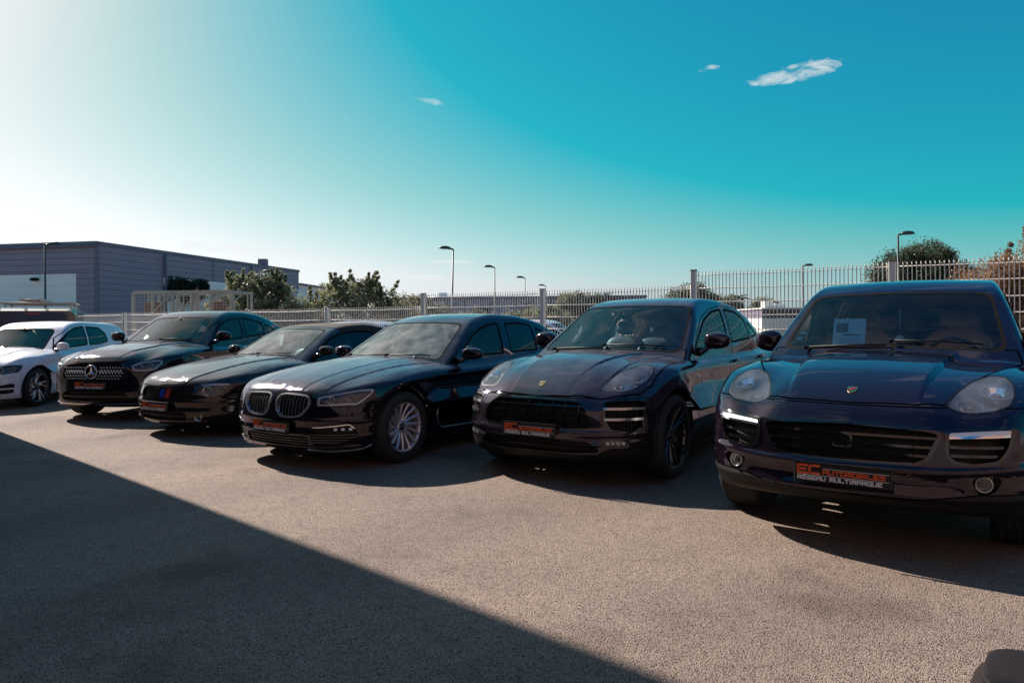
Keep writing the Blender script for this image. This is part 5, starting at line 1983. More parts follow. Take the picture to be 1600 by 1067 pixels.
    doors = [[(-.78, .34), (-.70, .62), (-.76, .9), (-.85, 1.12), (-1.0, 1.30), (-1.2, 1.41), (-1.5, 1.48), (-1.90, 1.51), (-1.80, 1.1), (-1.78, .34)],
             [(-1.82, .34), (-1.84, 1.1), (-1.94, 1.515), (-2.34, 1.475), (-2.66, 1.41), (-2.66, 1.15), (-2.5, .9), (-2.38, .6), (-2.36, .34)]]
    for p in doors:
        c.part('door', side_region(p, .4, 1), c.paint, gap=.005, sides=True)
    c.rest()
    for s in (1, -1):
        door_mirror(c.root, (-.86, s * .975, 1.17), s, c.paint, (.15, .24, .15), (-.82, s * .82, 1.08))
        for x in (-1.62, -2.42):
            c.handle((x, .91, .97), s, M_CHROME)
    c.wheels('plain')
    number_plate(c.root, (.876, 0, .515), math.radians(-1))
    c.cabin(1.06, -.70, M_DARKSEAT, -1.62, .36, .66, .60, w=.64)
    c.mirror_inside(-1.16, 1.43)
    c.wipers([[(-.60, .05, 1.12), (-.63, .3, 1.12), (-.70, .53, 1.09)]])
    return c


# ---- 6. white hatchback
def build_hatch():
    c = Car('white_hatchback', 'hatch', (-8.913, 12.379), 1.0, P_WHITE, H_FAR,
            'white three-door hatchback with twisted-blade wheels at the left edge of the row', 'car')
    B = c.B
    c.glazing((-1.06, -.43, .50, .61), [
        ([(-.66, .955), (-.90, 1.10), (-1.15, 1.235), (-1.45, 1.325), (-1.77, 1.35), (-1.68, .985), (-1.0, .955)], M_SIDEGLASS),
        ([(-1.74, .985), (-1.84, 1.345), (-2.30, 1.315), (-2.46, 1.20), (-2.45, 1.04), (-2.1, .99)], M_SIDEGLASS)], (-3.28, -2.98, .56, .5), (M_GLASS, M_SIDEGLASS))
    head = plane_region(B, [(.69, .50, .66), (.63, .60, .70), (.489, .725, .722), (.335, .828, .722), (.36, .832, .67), (.43, .805, .60), (.60, .68, .565), (.70, .52, .585)], smooth=1)
    gr = front_region([(-.5, .675), (0, .675), (.44, .668), (.46, .605), (.40, .585), (0, .58), (-.5, .58)], .4)
    vent = plane_region(B, [(.70, .53, .40), (.56, .745, .425), (.49, .79, .42), (.50, .785, .275), (.60, .69, .262), (.70, .53, .27)], smooth=1)
    low = front_region([(-.5, .41), (0, .41), (.40, .405), (.42, .28), (0, .25), (-.5, .25)], .4)
    for o in c.pocket('front_grille', gr, .05, M_VOID, direction=(1, 0, 0)):
        c.raised('grille_slat', strips(gr, 'z', [.63], .006, -.004), M_GLOSSBLACK, -.01, .02, o, direction=(1, 0, 0))
    for o in c.pocket('headlight', head, .05, M_LAMPDARK, sides=True):
        s = 1 if o.data.vertices[0].co.y > 0 else -1
        for (p, r) in (((.60, .63, .63), .045), ((.47, .735, .645), .042)):
            P = B.project(np.array([p]), 4)[0]
            n = B.normals(P[None])[0]
            q = P - n * .016
            c.bowl(o, (q[0], q[1] * s, q[2]), r, (n[0] + .3, n[1] * s, 0), depth=.04)
    c.raised('headlight_lens', head, M_LENS, -.001, .003, sides=True)
    vv = c.pocket('air_intake', vent, .05, M_VOID, sides=True)
    c.raised('intake_blade', strips(vent, 'z', [.345], .011, -.004), c.paint, .004, .03, vv, sides=True)
    for o in c.pocket('lower_grille', low, .05, M_VOID, direction=(1, 0, 0)):
        c.raised('grille_slat', strips(low, 'z', [.33], .006, -.004), M_BLACK, -.012, .02, o, direction=(1, 0, 0))
    c.liner()
    hood = top_region([(.74, -.2), (.74, 0), (.725, .25), (.68, .46), (.55, .60), (.3, .68), (-.1, .74), (-.46, .75), (-.56, .68), (-.48, .4), (-.43, 0), (-.43, -.2)], .66, 1)
    c.part('bonnet', hood, c.paint, gap=.008)
    c.part('front_bumper', lambda Q: smax(Q[:, 2] - .60, .38 - Q[:, 0], .01), c.paint, gap=.005)
    c.part('door', side_region([(-.62, .25), (-.55, .5), (-.60, .90), (-.90, 1.135), (-1.15, 1.27), (-1.45, 1.36), (-1.81, 1.39), (-1.76, .9), (-1.72, .25)], .4, 1), c.paint, gap=.006, sides=True)
    c.rest()
    for s in (1, -1):
        door_mirror(c.root, (-.60, s * .93, .985), s, c.paint, (.14, .20, .135), (-.62, s * .78, .93))
        c.handle((-1.55, .88, .82), s)
    c.wheels('blade')
    c.cabin(.93, -.55, M_DARKSEAT, -1.45, .35, .52, .58, w=.60)
    c.mirror_inside(-1.02, 1.27)
    c.wipers([[(-.45, .05, .98), (-.49, .3, .97), (-.56, .5, .95)]])
    return c

CARS = [f() for f in (build_suv, build_compact, build_saloon, build_coupe, build_crossover, build_hatch)]

# ------------------------------------------------------------------ ground
def asphalt():
    m = bpy.data.materials.new('worn asphalt')
    m.use_nodes = True
    nt = m.node_tree
    L = nt.links.new
    b = nt.nodes['Principled BSDF']
    b.inputs['Roughness'].default_value = .85
    b.inputs['Specular IOR Level'].default_value = .3
    tc = nt.nodes.new('ShaderNodeTexCoord')

    def noise(sc, det, rough=.6):
        n = nt.nodes.new('ShaderNodeTexNoise')
        n.inputs['Scale'].default_value = sc
        n.inputs['Detail'].default_value = det
        n.inputs['Roughness'].default_value = rough
        L(tc.outputs['Object'], n.inputs['Vector'])
        return n.outputs[0]

    def ramp(fac, stops):
        r = nt.nodes.new('ShaderNodeValToRGB')
        while len(r.color_ramp.elements) < len(stops):
            r.color_ramp.elements.new(.5)
        for e, (p, c) in zip(r.color_ramp.elements, stops):
            e.position = p
            e.color = (*c, 1)
        L(fac, r.inputs[0])
        return r.outputs[0]

    def mix(f, a, bb, mode='MIX'):
        x = nt.nodes.new('ShaderNodeMix')
        x.data_type = 'RGBA'
        x.blend_type = mode
        if isinstance(f, float):
            x.inputs[0].default_value = f
        else:
            L(f, x.inputs[0])
        L(a, x.inputs[6])
        L(bb, x.inputs[7])
        return x.outputs[2]
    v = nt.nodes.new('ShaderNodeTexVoronoi')
    v.inputs['Scale'].default_value = 150
    L(tc.outputs['Object'], v.inputs['Vector'])
    v2 = nt.nodes.new('ShaderNodeTexVoronoi')
    v2.inputs['Scale'].default_value = 300
    L(tc.outputs['Object'], v2.inputs['Vector'])
    stone = ramp(v.outputs['Color'], [(.1, (.198, .136, .112)), (.45, (.302, .227, .184)), (.75, (.345, .264, .211)), (1, (.425, .340, .280))])
    pit = ramp(v.outputs['Distance'], [(.0, (1, 1, 1)), (.52, (1, 1, 1)), (.70, (.50, .47, .46)), (.9, (.24, .22, .22))])
    fine = ramp(v2.outputs['Distance'], [(.0, (1.0, 1.0, 1.0)), (.55, (1.0, 1.0, 1.0)), (.85, (.55, .53, .52))])
    big = ramp(noise(.55, 6, .65), [(.3, (.80, .80, .82)), (.5, (1, 1, 1)), (.7, (1.08, 1.05, 1.0))])
    mid = ramp(noise(9, 5), [(.3, (.86, .85, .85)), (.55, (1, 1, 1)), (.75, (1.08, 1.07, 1.05))])
    col = mix(1.0, mix(1.0, mix(1.0, mix(1.0, stone, pit, 'MULTIPLY'), fine, 'MULTIPLY'), big, 'MULTIPLY'), mid, 'MULTIPLY')
    # wandering cracks
    nv = nt.nodes.new('ShaderNodeTexNoise')
    nv.inputs['Scale'].default_value = 1.3
    nv.inputs['Detail'].default_value = 4
    L(tc.outputs['Object'], nv.inputs['Vector'])
    mv = nt.nodes.new('ShaderNodeVectorMath')
    mv.operation = 'MULTIPLY_ADD'
    mv.inputs[1].default_value = (1.1, 1.1, 1.1)
    L(nv.outputs['Color'], mv.inputs[0])
    L(tc.outputs['Object'], mv.inputs[2])
    vc = nt.nodes.new('ShaderNodeTexVoronoi')
    vc.feature = 'DISTANCE_TO_EDGE'
    vc.inputs['Scale'].default_value = .22
    L(mv.outputs[0], vc.inputs['Vector'])
    col = mix(1.0, col, ramp(vc.outputs['Distance'], [(.0, (.86, .85, .85)), (.003, (.92, .92, .92)), (.006, (1, 1, 1))]), 'MULTIPLY')
    # tyre-polished lanes along the row
    wv = nt.nodes.new('ShaderNodeTexWave')
    wv.inputs['Scale'].default_value = .16
    wv.inputs['Distortion'].default_value = 3.0
    wv.inputs['Detail'].default_value = 2
    mpp = nt.nodes.new('ShaderNodeMapping')
    mpp.inputs['Rotation'].default_value = (0, 0, math.radians(52))
    L(tc.outputs['Object'], mpp.inputs[0])
    L(mpp.outputs[0], wv.inputs['Vector'])
    col = mix(1.0, col, ramp(wv.outputs['Fac'], [(.1, (.88, .87, .87)), (.5, (1, 1, 1)), (.95, (1.04, 1.03, 1.02))]), 'MULTIPLY')
    # oil drips and darker patches
    st = ramp(noise(.9, 3, .5), [(.56, (1, 1, 1)), (.68, (.66, .64, .64))])
    col = mix(1.0, col, st, 'MULTIPLY')
    L(col, b.inputs['Base Color'])
    h1 = nt.nodes.new('ShaderNodeMath')
    h1.operation = 'MULTIPLY'
    L(v.outputs['Distance'], h1.inputs[0])
    h1.inputs[1].default_value = -1
    bp = nt.nodes.new('ShaderNodeBump')
    bp.inputs['Strength'].default_value = .75
    bp.inputs['Distance'].default_value = .008
    L(h1.outputs[0], bp.inputs['Height'])
    L(bp.outputs[0], b.inputs['Normal'])
    return m


M_ASPHALT = asphalt()
g = MB().add([(-900, -300, 0), (900, -300, 0), (900, 1500, 0), (-900, 1500, 0)], [(0, 1, 2, 3)]).build('ground', M_ASPHALT)
g['kind'] = 'structure'
g['label'] = 'worn pale asphalt of the car park'

# ------------------------------------------------------------------ fence
M_FENCE = pmat('off white fence paint', (.95, .88, .82), .4, noise=(4, .05))
F0 = Vector((-1.58, 13.216, 0))
FD = Vector((math.cos(math.radians(-33.82)), math.sin(math.radians(-33.82)), 0))
FSP = 2.52


def fence_h(t):
    return 2.03 if t >= 2 else (1.84 if t >= 0 else 1.64)


def box_mesh(name, s, mat):
    mb = MB().tube([(0, 0, -s[2] / 2), (0, 0, s[2] / 2)], s[0] / 2, 6)
    me = bpy.data.meshes.new(name)
    me.from_pydata(mb.v, [], mb.f)
    me.polygons.foreach_set('use_smooth', mb.s)
    me.materials.append(mat)
    return me


fence = empty('mesh_fence', F0, math.radians(-33.82))
tag(fence, 'stepped off-white welded mesh fence running behind the parked cars', 'fence')
post_me = {}
for t in range(-7, 6):
    h = max(fence_h(t), fence_h(t - 1)) + .045
    if h not in post_me:
        mb = MB().box((0, 0, h / 2), (.075, .075, h), bev=.004)
        me = bpy.data.meshes.new('post')
        me.from_pydata(mb.v, [], mb.f)
        me.materials.append(M_FENCE)
        mc = MB().box((0, 0, h + .008), (.085, .085, .016), bev=.004)
        mce = bpy.data.meshes.new('post_cap')
        mce.from_pydata(mc.v, [], mc.f)
        mce.materials.append(pmat('grey post cap', (.10, .10, .105), .6))
        post_me[h] = (me, mce)
    p = link(bpy.data.objects.new('post', post_me[h][0]), fence)
    p.location = (t * FSP, -.03, 0)
    link(bpy.data.objects.new('post_cap', post_me[h][1]), p)
bar_me = {}
for t in range(-7, 5):
    h = fence_h(t)
    rails = MB()
    x0, x1 = t * FSP + .04, (t + 1) * FSP - .04
    z = h - .015
    k = 0
    while z > .1:
        # each line wire bows slightly between the posts, as in the photograph
        pts = [(x0 + (x1 - x0) * i / 8, .004, z - .012 * math.sin(math.pi * i / 8) * (.6 if k % 2 else 1)) for i in range(9)]
        rails.tube(pts, .0065, 5)
        z -= .19
        k += 1
    pn = rails.build('wire_panel', M_FENCE, fence)
    n = 50
    if -2 <= t <= 3:
        if h not in bar_me:
            bar_me[h] = box_mesh('bar', (.013, .013, h - .04), M_FENCE)
        for i in range(n):
            b = link(bpy.data.objects.new('bar', bar_me[h]), pn)
            b.location = (x0 + (x1 - x0) * (i + .5) / n, -.004, .055 + (h - .04) / 2 + .02)
    else:
        mb = MB()
        for i in range(n):
            bx = x0 + (x1 - x0) * (i + .5) / n
            mb.tube([(bx, -.004, .075), (bx, -.004, .035 + h)], .0065, 6, cap=False)
        o = mb.build('bars', M_FENCE, pn, recalc=False)
        o['kind'] = 'stuff'


# ------------------------------------------------------------------ warehouse on the left
M_CLAD = pmat('blue grey cladding', (.27, .215, .30), .45, .0, noise=(.8, .12))
M_CLADW = pmat('pale wall render', (.92, .84, .85), .7, noise=(.6, .08))
M_CLADT = pmat('dark cladding trim', (.17, .135, .19), .5)
WC = Vector((-25.6, 45.0, 0))
WR = Vector((.194, .981, 0)).normalized()          # right face runs away from the camera
WL = Vector((-.981, .194, 0)).normalized()         # left face
WH = 6.55
wh = empty('warehouse', WC, 0)
tag(wh, 'blue-grey clad warehouse with a large white door, behind the left cars', 'building')


def wall_box(name, mat, o, d, a0, a1, z0, z1, out, th=.12, parent=None):
    """Box on the wall line from o along d, between a0..a1 and z0..z1, standing 'out' proud of it."""
    nrm = Vector((d.y, -d.x, 0))
    if nrm.y > 0 and abs(nrm.y) > .3:
        nrm = -nrm
    if d is WR:
        nrm = Vector((WR.y, -WR.x, 0))
    p = [o + d * a0 + nrm * out, o + d * a1 + nrm * out, o + d * a1 + nrm * (out - th), o + d * a0 + nrm * (out - th)]
    vs = [(q.x, q.y, z0) for q in p] + [(q.x, q.y, z1) for q in p]
    return MB().add(vs, [(0, 1, 2, 3), (4, 7, 6, 5), (0, 4, 5, 1), (1, 5, 6, 2), (2, 6, 7, 3), (3, 7, 4, 0)]).build(name, mat, parent)


Z0 = Vector((0, 0, 0))
core = wall_box('core', M_CLADT, Z0, WR, .15, 25.8, 0, WH - .02, -.03, 10, wh)
bays = [0.1, 6.2, 12.0, 17.3, 21.7, 25.9]
for i in range(5):
    zb = 0 if i == 0 else 4.72
    r = 0
    z = WH - .25
    while z > zb + .05:
        z1 = z
        z0 = max(z - .385, zb)
        wall_box('cladding_board', M_CLAD, Z0, WR, bays[i] + .06, bays[i + 1] - .06, z0 + .012, z1 - .012, .05 + .004 * (r % 2), .07, wh)
        z -= .385
        r += 1
    wall_box('cladding_joint', M_CLADT, Z0, WR, bays[i + 1] - .055, bays[i + 1] + .055, zb, WH - .25, .02, .05, wh)
wall_box('white_wall', M_CLADW, Z0, WR, 6.2, 25.9, 0, 4.70, .045, .1, wh)
wall_box('roof_trim', M_CLADT, Z0, WR, -.1, 26.0, WH - .25, WH, .10, .3, wh)
for (a0, a1) in ((.1, 7.2), (7.3, 12.5), (12.6, 22)):
    z = WH - .25
    r = 0
    lo = 4.62
    while z > lo:
        wall_box('cladding_board', M_CLAD, Z0, WL, a0 + .03, a1 - .03, max(z - .385, lo) + .012, z - .012, .05 + .004 * (r % 2), .07, wh)
        z -= .385
        r += 1
z = 4.62
r = 0
while z > .05:
    wall_box('cladding_board', M_CLAD, Z0, WL, .12, 1.38, max(z - .385, 0) + .012, z - .012, .05 + .004 * (r % 2), .07, wh)
    z -= .385
    r += 1
wall_box('corner_trim', M_CLADT, Z0, WL, -.12, .10, 0, WH - .25, .09, .2, wh)
wall_box('roof_trim', M_CLADT, Z0, WL, -.1, 22.2, WH - .25, WH, .11, .3, wh)
wall_box('left_wall_backing', M_CLADT, Z0, WL, .1, 22, 0, WH - .1, -.01, .5, wh)
dw = wall_box('large_white_door', M_CLADW, Z0, WL, 1.42, 16, 0, 4.58, .03, .06, wh)
for k in range(1, 8):
    wall_box('door_seam', pmat('door seam', (.40, .41, .43), .6), Z0, WL, 1.45, 15.9, k * .55, k * .55 + .012, .034, .02, dw)
lamp = MB()
soft(lamp, (0, 0, 0), (.55, .35, .22), 2.6)
lw = lamp.build('wall_lamp', M_BLACK, wh)
lw.location = WL * 4.2 + Vector((0, -.35, 4.25))
lamp = MB()
soft(lamp, (0, 0, 0), (.35, .55, .3), 2.6)
lw = lamp.build('wall_lamp', M_BLACK, wh)
lw.location = WR * 15.5 + Vector((.35, 0, 3.25))
rv = MB().box((0, 0, 0), (.7, .7, .8)).build('roof_vent', M_CLADT, wh)
rv.location = WR * 21.0 + Vector((-.8, 0, WH + .25))

for a in (6.2, 17.3):
    pp = MB().tube([WR * a + Vector((.22, -.04, 0)), WR * a + Vector((.22, -.04, WH - .3))], .07, 8)
    pp.build('downpipe', M_CLADT, wh)
for (a0, a1, z1) in ((12.6, 14.0, 2.3), (19.0, 22.0, 3.2)):
    sd_ = wall_box('side_door', pmat('grey steel door', (.30, .29, .32), .5), Z0, WR, a0, a1, .02, z1, .07, .05, wh)
gut = MB().tube([WL * -.1 + Vector((0, -.2, WH - .3)), WL * 22 + Vector((0, -.2, WH - .3))], .08, 8)
gut.build('gutter', M_CLADT, wh)
annex = empty('pale_annex', (-20.6, 70.6, 0))
tag(annex, 'low pale building at the right end of the warehouse', 'building')
MB().add([(0, 0, 0), (1.6, 7.5, 0), (-9, 9, 0), (-9, 1, 0), (0, 0, 5.2), (1.6, 7.5, 5.0), (-9, 9, 5.0), (-9, 1, 5.2)], [(3, 2, 1, 0), (4, 5, 6, 7), (0, 1, 5, 4), (1, 2, 6, 5), (2, 3, 7, 6), (3, 0, 4, 7)]).build('wall', M_CLADW, annex)
MB().add([(0.05, -.1, 5.1), (1.7, 7.5, 4.9), (1.9, 7.6, 4.9), (.25, -.1, 5.1), (0.05, -.1, 5.3), (1.7, 7.5, 5.1), (1.9, 7.6, 5.1), (.25, -.1, 5.3)], [(0, 1, 2, 3), (4, 7, 6, 5), (0, 4, 5, 1), (1, 5, 6, 2), (2, 6, 7, 3), (3, 7, 4, 0)]).build('roof_edge', M_CLADT, annex)


# ------------------------------------------------------------------ leaves
def leaf_mat(name, dark, light, scale=1.5):
    m = bpy.data.materials.new(name)
    m.use_nodes = True
    nt = m.node_tree
    b = nt.nodes['Principled BSDF']
    b.inputs['Roughness'].default_value = .55
    tc = nt.nodes.new('ShaderNodeTexCoord')
    n = nt.nodes.new('ShaderNodeTexNoise')
    n.inputs['Scale'].default_value = scale
    n.inputs['Detail'].default_value = 5
    nt.links.new(tc.outputs['Object'], n.inputs['Vector'])
    r = nt.nodes.new('ShaderNodeValToRGB')
    r.color_ramp.elements[0].position = .35
    r.color_ramp.elements[0].color = (*dark, 1)
    r.color_ramp.elements[1].position = .68
    r.color_ramp.elements[1].color = (*light, 1)
    nt.links.new(n.outputs[0], r.inputs[0])
    nt.links.new(r.outputs[0], b.inputs['Base Color'])
    t = nt.nodes.new('ShaderNodeBsdfTranslucent')
    nt.links.new(r.outputs[0], t.inputs[0])
    mx = nt.nodes.new('ShaderNodeMixShader')
    mx.inputs[0].default_value = .45
    out = nt.nodes['Material Output']
    nt.links.new(b.outputs[0], mx.inputs[1])
    nt.links.new(t.outputs[0], mx.inputs[2])
    nt.links.new(mx.outputs[0], out.inputs[0])
    MATS[name] = m
    return m


M_BARK = pmat('bark', (.09, .065, .05), .9, noise=(12, .35))
L_BUSH = leaf_mat('grey green leaves', (.07, .075, .035), (.38, .38, .23))
L_HEDGE = leaf_mat('dry hedge leaves', (.10, .095, .05), (.30, .27, .17))
L_PINE = leaf_mat('pine needles', (.03, .04, .018), (.10, .11, .05), 1.0)
L_AUT = leaf_mat('autumn leaves', (.12, .065, .04), (.40, .22, .11), .8)
L_PALM = leaf_mat('palm leaves', (.03, .05, .025), (.09, .11, .05))
L_IVY = leaf_mat('ivy leaves', (.015, .022, .012), (.045, .055, .025), 2.0)


def leaves(rng, centres, spread, n, size, squash=1.0, sheen=0.5):
    """n leaf quads scattered round the given centres."""
    c = np.asarray(centres, float)
    i = rng.integers(0, len(c), n)
    d = rng.normal(size=(n, 3))
    d /= np.linalg.norm(d, axis=1, keepdims=True)
    r = rng.random(n)[:, None] ** .45
    sp = np.asarray(spread, float)
    p = c[i] + d * r * (sp[i][:, None] if sp.ndim else sp) * np.array([1, 1, squash])
    a = rng.normal(size=(n, 3))
    a /= np.linalg.norm(a, axis=1, keepdims=True)
    b = np.cross(a, rng.normal(size=(n, 3)))
    b /= np.linalg.norm(b, axis=1, keepdims=True)
    s = size * (.6 + .8 * rng.random(n))[:, None]
    q = np.stack([p - a * s, p + b * s * .45, p + a * s, p - b * s * .45], 1).reshape(-1, 3)
    k = np.arange(n)[:, None] * 4
    F = np.concatenate([k + np.array([[0, 1, 2]]), k + np.array([[0, 2, 3]])])
    return q, F


def plant(name, loc, label, cat, blobs, mat, n, size, trunk_r=.06, seed=1, twig=.14, shoots=0, group=None, squash=1.0):
    n, twig, size = int(n * 2.6), twig * 2.1, size * 1.0
    """Tree or shrub: trunk with limbs reaching into each blob (x, y, z, radius); leaves gather in clumps on the limbs' twigs."""
    rng = np.random.default_rng(seed)
    root = empty(name, loc)
    tag(root, label, cat, group)
    tr = MB()
    zs = min(b[2] - b[3] * .6 for b in blobs)
    fork = Vector((0, 0, max(.25, zs * .55)))
    tr.tube([(0, 0, -.05), fork * .5 + Vector((.02, .01, 0)), fork], [trunk_r * 1.3, trunk_r, trunk_r * .85], 8)
    cc, sp = [], []
    for (x, y, z, r) in blobs:
        c = Vector((x, y, z))
        mid = (fork + c) / 2 + Vector((rng.normal() * .05, rng.normal() * .05, -.05)) * r
        tr.tube([fork, mid, c], [trunk_r * .6, trunk_r * .4, trunk_r * .2], 6)
        m = max(10, int(60 * min(r, 1.6)))
        for _ in range(m):
            d = rng.normal(size=3)
            d /= np.linalg.norm(d)
            q = np.array([x, y, z]) + d * r * (.35 + .65 * rng.random() ** .5) * np.array([1, 1, squash])
            cc.append(q)
            sp.append(twig * (.6 + .9 * rng.random()) * r)
            if _ % 4 == 0:
                tr.tube([c, tuple((np.array(c) + q) / 2 + rng.normal(size=3) * .03 * r), tuple(q)], [trunk_r * .18, trunk_r * .1, trunk_r * .05], 4, cap=False)
        for _ in range(shoots):
            d = rng.normal(size=3) * np.array([.45, .45, .2]) + np.array([0, 0, 1])
            d /= np.linalg.norm(d)
            e0 = np.array([x, y, z]) + d * r * .6
            for k in range(4):
                cc.append(e0 + d * r * (.25 + .22 * k))
                sp.append(twig * r * (.55 - .08 * k))
            tr.tube([tuple(e0), tuple(e0 + d * r * .95)], [trunk_r * .12, trunk_r * .05], 4, cap=False)
    tr.build('trunk', M_BARK, root)
    V, F = leaves(rng, cc, sp, n, size)
    mesh_np('crown', V, F, mat, root, smooth=False)
    return root


plant('leafy_bush', (-9.3, 26, 0), 'tall grey-green leafy bush left of the pair above the fence', 'bush',
      [(-.7, 0, 2.0, .8), (.25, .1, 2.25, .85), (1.0, 0, 2.0, .8), (-.2, -.2, 1.3, .9), (.8, -.2, 1.2, .9), (-.35, .1, 2.65, .45), (.85, .1, 2.65, .45)], L_BUSH, 9000, .05, .07, 3, shoots=3)
plant('leafy_bush', (-5.65, 26, 0), 'wide leafy bush with tall shoots right of the pair above the fence', 'bush',
      [(-1.5, 0, 1.6, .7), (-.6, .1, 2.0, .75), (.3, 0, 2.1, .8), (1.1, 0, 1.85, .75), (-.1, -.2, 1.2, .9), (-.75, .1, 2.55, .4), (.55, .1, 2.55, .4), (1.5, 0, 1.4, .6)], L_BUSH, 9500, .05, .07, 4, shoots=3)
plant('low_shrub', (-7.45, 26.3, 0), 'low dark shrub between the two leafy bushes', 'bush', [(-.3, 0, 1.2, .8), (.4, 0, 1.4, .7)], L_BUSH, 3000, .05, .05, 5)
plant('dry_hedge', (-5.3, 38, 0), 'pale dry hedge between the bushes and the step in the fence', 'bush', [(-.9, 0, 1.4, 1.1), (.2, 0, 1.7, 1.2), (1.1, 0, 1.4, 1.0)], L_HEDGE, 5000, .07, .06, 6)
plant('dry_hedge', (-3.0, 38, 0), 'pale hedge behind the first tall fence panel', 'bush', [(-.6, 0, 1.1, 1.0), (.6, 0, 1.2, 1.0), (1.6, 0, 1.0, .9)], L_HEDGE, 5000, .07, .06, 7)
plant('dry_hedge', (.8, 38, 0), 'grey-green hedge behind the second tall fence post', 'bush', [(-.8, 0, .9, .95), (.4, 0, 1.1, 1.0), (1.4, 0, 1.2, .9)], L_BUSH, 5000, .07, .06, 8)
plant('umbrella_pine', (25.2, 45, 0), 'broad dark umbrella pine rising above the fence on the right', 'tree',
      [(-1.9, 0, 4.1, 1.15), (-.8, .3, 4.9, 1.2), (.4, 0, 5.2, 1.15), (1.6, .2, 4.7, 1.15), (2.4, 0, 3.9, .95), (-.2, -.5, 3.9, 1.3), (1.0, -.4, 3.7, 1.2), (-2.4, 0, 3.2, .8)], L_PINE, 15000, .07, .22, 9, .17, squash=.8)
plant('autumn_tree', (13.7, 20.5, 0), 'rust-leaved autumn tree at the right edge behind the fence', 'tree',
      [(-.9, 0, 1.8, .95), (0, .2, 2.25, .9), (1.0, 0, 2.6, .95), (.2, -.2, 1.3, 1.15), (1.4, 0, 1.6, 1.15), (2.2, 0, 2.5, 1.05), (-.6, 0, .9, .95), (.6, .3, 2.0, .9)], L_AUT, 19000, .038, .10, 10, shoots=1)
plant('round_tree', (17.3, 70, 0), 'round dark tree behind the tall fence post at centre right', 'tree', [(-1.3, 0, 2.9, 1.5), (0, 0, 3.3, 1.6), (1.2, 0, 2.8, 1.4)], L_PINE, 5000, .11, .2, 11, .2)
plant('round_tree', (20.8, 72, 0), 'tawny round tree right of the dark round one', 'tree', [(-.6, 0, 2.6, 1.2), (.7, 0, 2.5, 1.2)], L_HEDGE, 3500, .11, .2, 12, .2)
plant('small_tree', (27.6, 80, 0), 'small tree standing just left of the large SUV roof', 'tree', [(-.6, 0, 2.4, 1.2), (.7, 0, 2.5, 1.1)], L_BUSH, 3000, .12, .15, 13, .2)
plant('small_tree', (7.2, 82, 0), 'leftmost small treetop above the compact SUV roof', 'tree', [(-1.2, 0, 3.3, 1.2), (0, 0, 3.6, 1.1), (1.0, 0, 3.4, 1.1)], L_BUSH, 3500, .12, .15, 14, .2)
plant('small_tree', (10.4, 84, 0), 'dark small treetop above the compact SUV windscreen', 'tree', [(-.8, 0, 3.2, 1.1), (.5, 0, 3.4, 1.0)], L_PINE, 3000, .12, .15, 15, .2)
plant('low_shrub', (14.5, 76, 0), 'low tawny shrub row above the compact SUV roof', 'bush', [(-2.0, 0, 1.5, 1.4), (0, 0, 1.7, 1.4), (2.0, 0, 1.5, 1.3)], L_HEDGE, 4000, .12, .1, 16, .2)


def palm(loc, h, label, seed):
    rng = np.random.default_rng(seed)
    root = empty('palm_tree', loc)
    tag(root, label, 'palm')
    MB().tube([(0, 0, 0), (.05, 0, h * .5), (0, 0, h)], [.22, .17, .15], 8).build('trunk', M_BARK, root)
    mb = MB()
    for k in range(30):
        a, up = rng.random() * 6.28, .2 + 1.1 * rng.random()
        d = Vector((math.cos(a), math.sin(a), 0))
        L = 1.1 + .5 * rng.random()
        pts = [Vector((0, 0, h)) + d * L * s * math.cos(up * (1 - .5 * s)) + Vector((0, 0, L * s * math.sin(up) - .55 * L * s * s)) for s in np.linspace(0, 1, 6)]
        side = d.cross(Vector((0, 0, 1)))
        vs, fs = [], []
        for i, p in enumerate(pts):
            w = .17 * math.sin(math.pi * (.15 + .8 * i / 5))
            vs += [p - side * w - Vector((0, 0, w * .5)), p, p + side * w - Vector((0, 0, w * .5))]
        for i in range(5):
            fs += [(i * 3, i * 3 + 1, i * 3 + 4, i * 3 + 3), (i * 3 + 1, i * 3 + 2, i * 3 + 5, i * 3 + 4)]
        mb.add(vs, fs)
    mb.build('fronds', L_PALM, root, recalc=False)


palm((23.2, 75, 0), 3.6, 'short palm right of the tawny round tree', 21)
palm((8.6, 80, 0), 3.7, 'small palm among the treetops above the compact SUV', 22)

# ivy spilling down the warehouse's white wall
rng = np.random.default_rng(30)
cc = []
for k in range(120):
    a = 6.3 + 4.6 * rng.random()
    zt = 4.55 - 1.7 * rng.random() * (1 - .4 * abs(a - 8.4) / 2.3)
    p = WC + WR * a + Vector((.981, -.194, 0)) * .15
    cc.append((p.x, p.y, zt))
V, F = leaves(rng, cc, .34, 9000, .085)
iv = mesh_np('ivy', V, F, L_IVY, None, smooth=False)
tag(iv, 'dark ivy hanging on the warehouse white wall', 'ivy')

# ------------------------------------------------------------------ street lamps
M_LAMPPOST = pmat('dark green grey lamp paint', (.035, .045, .045), .5)


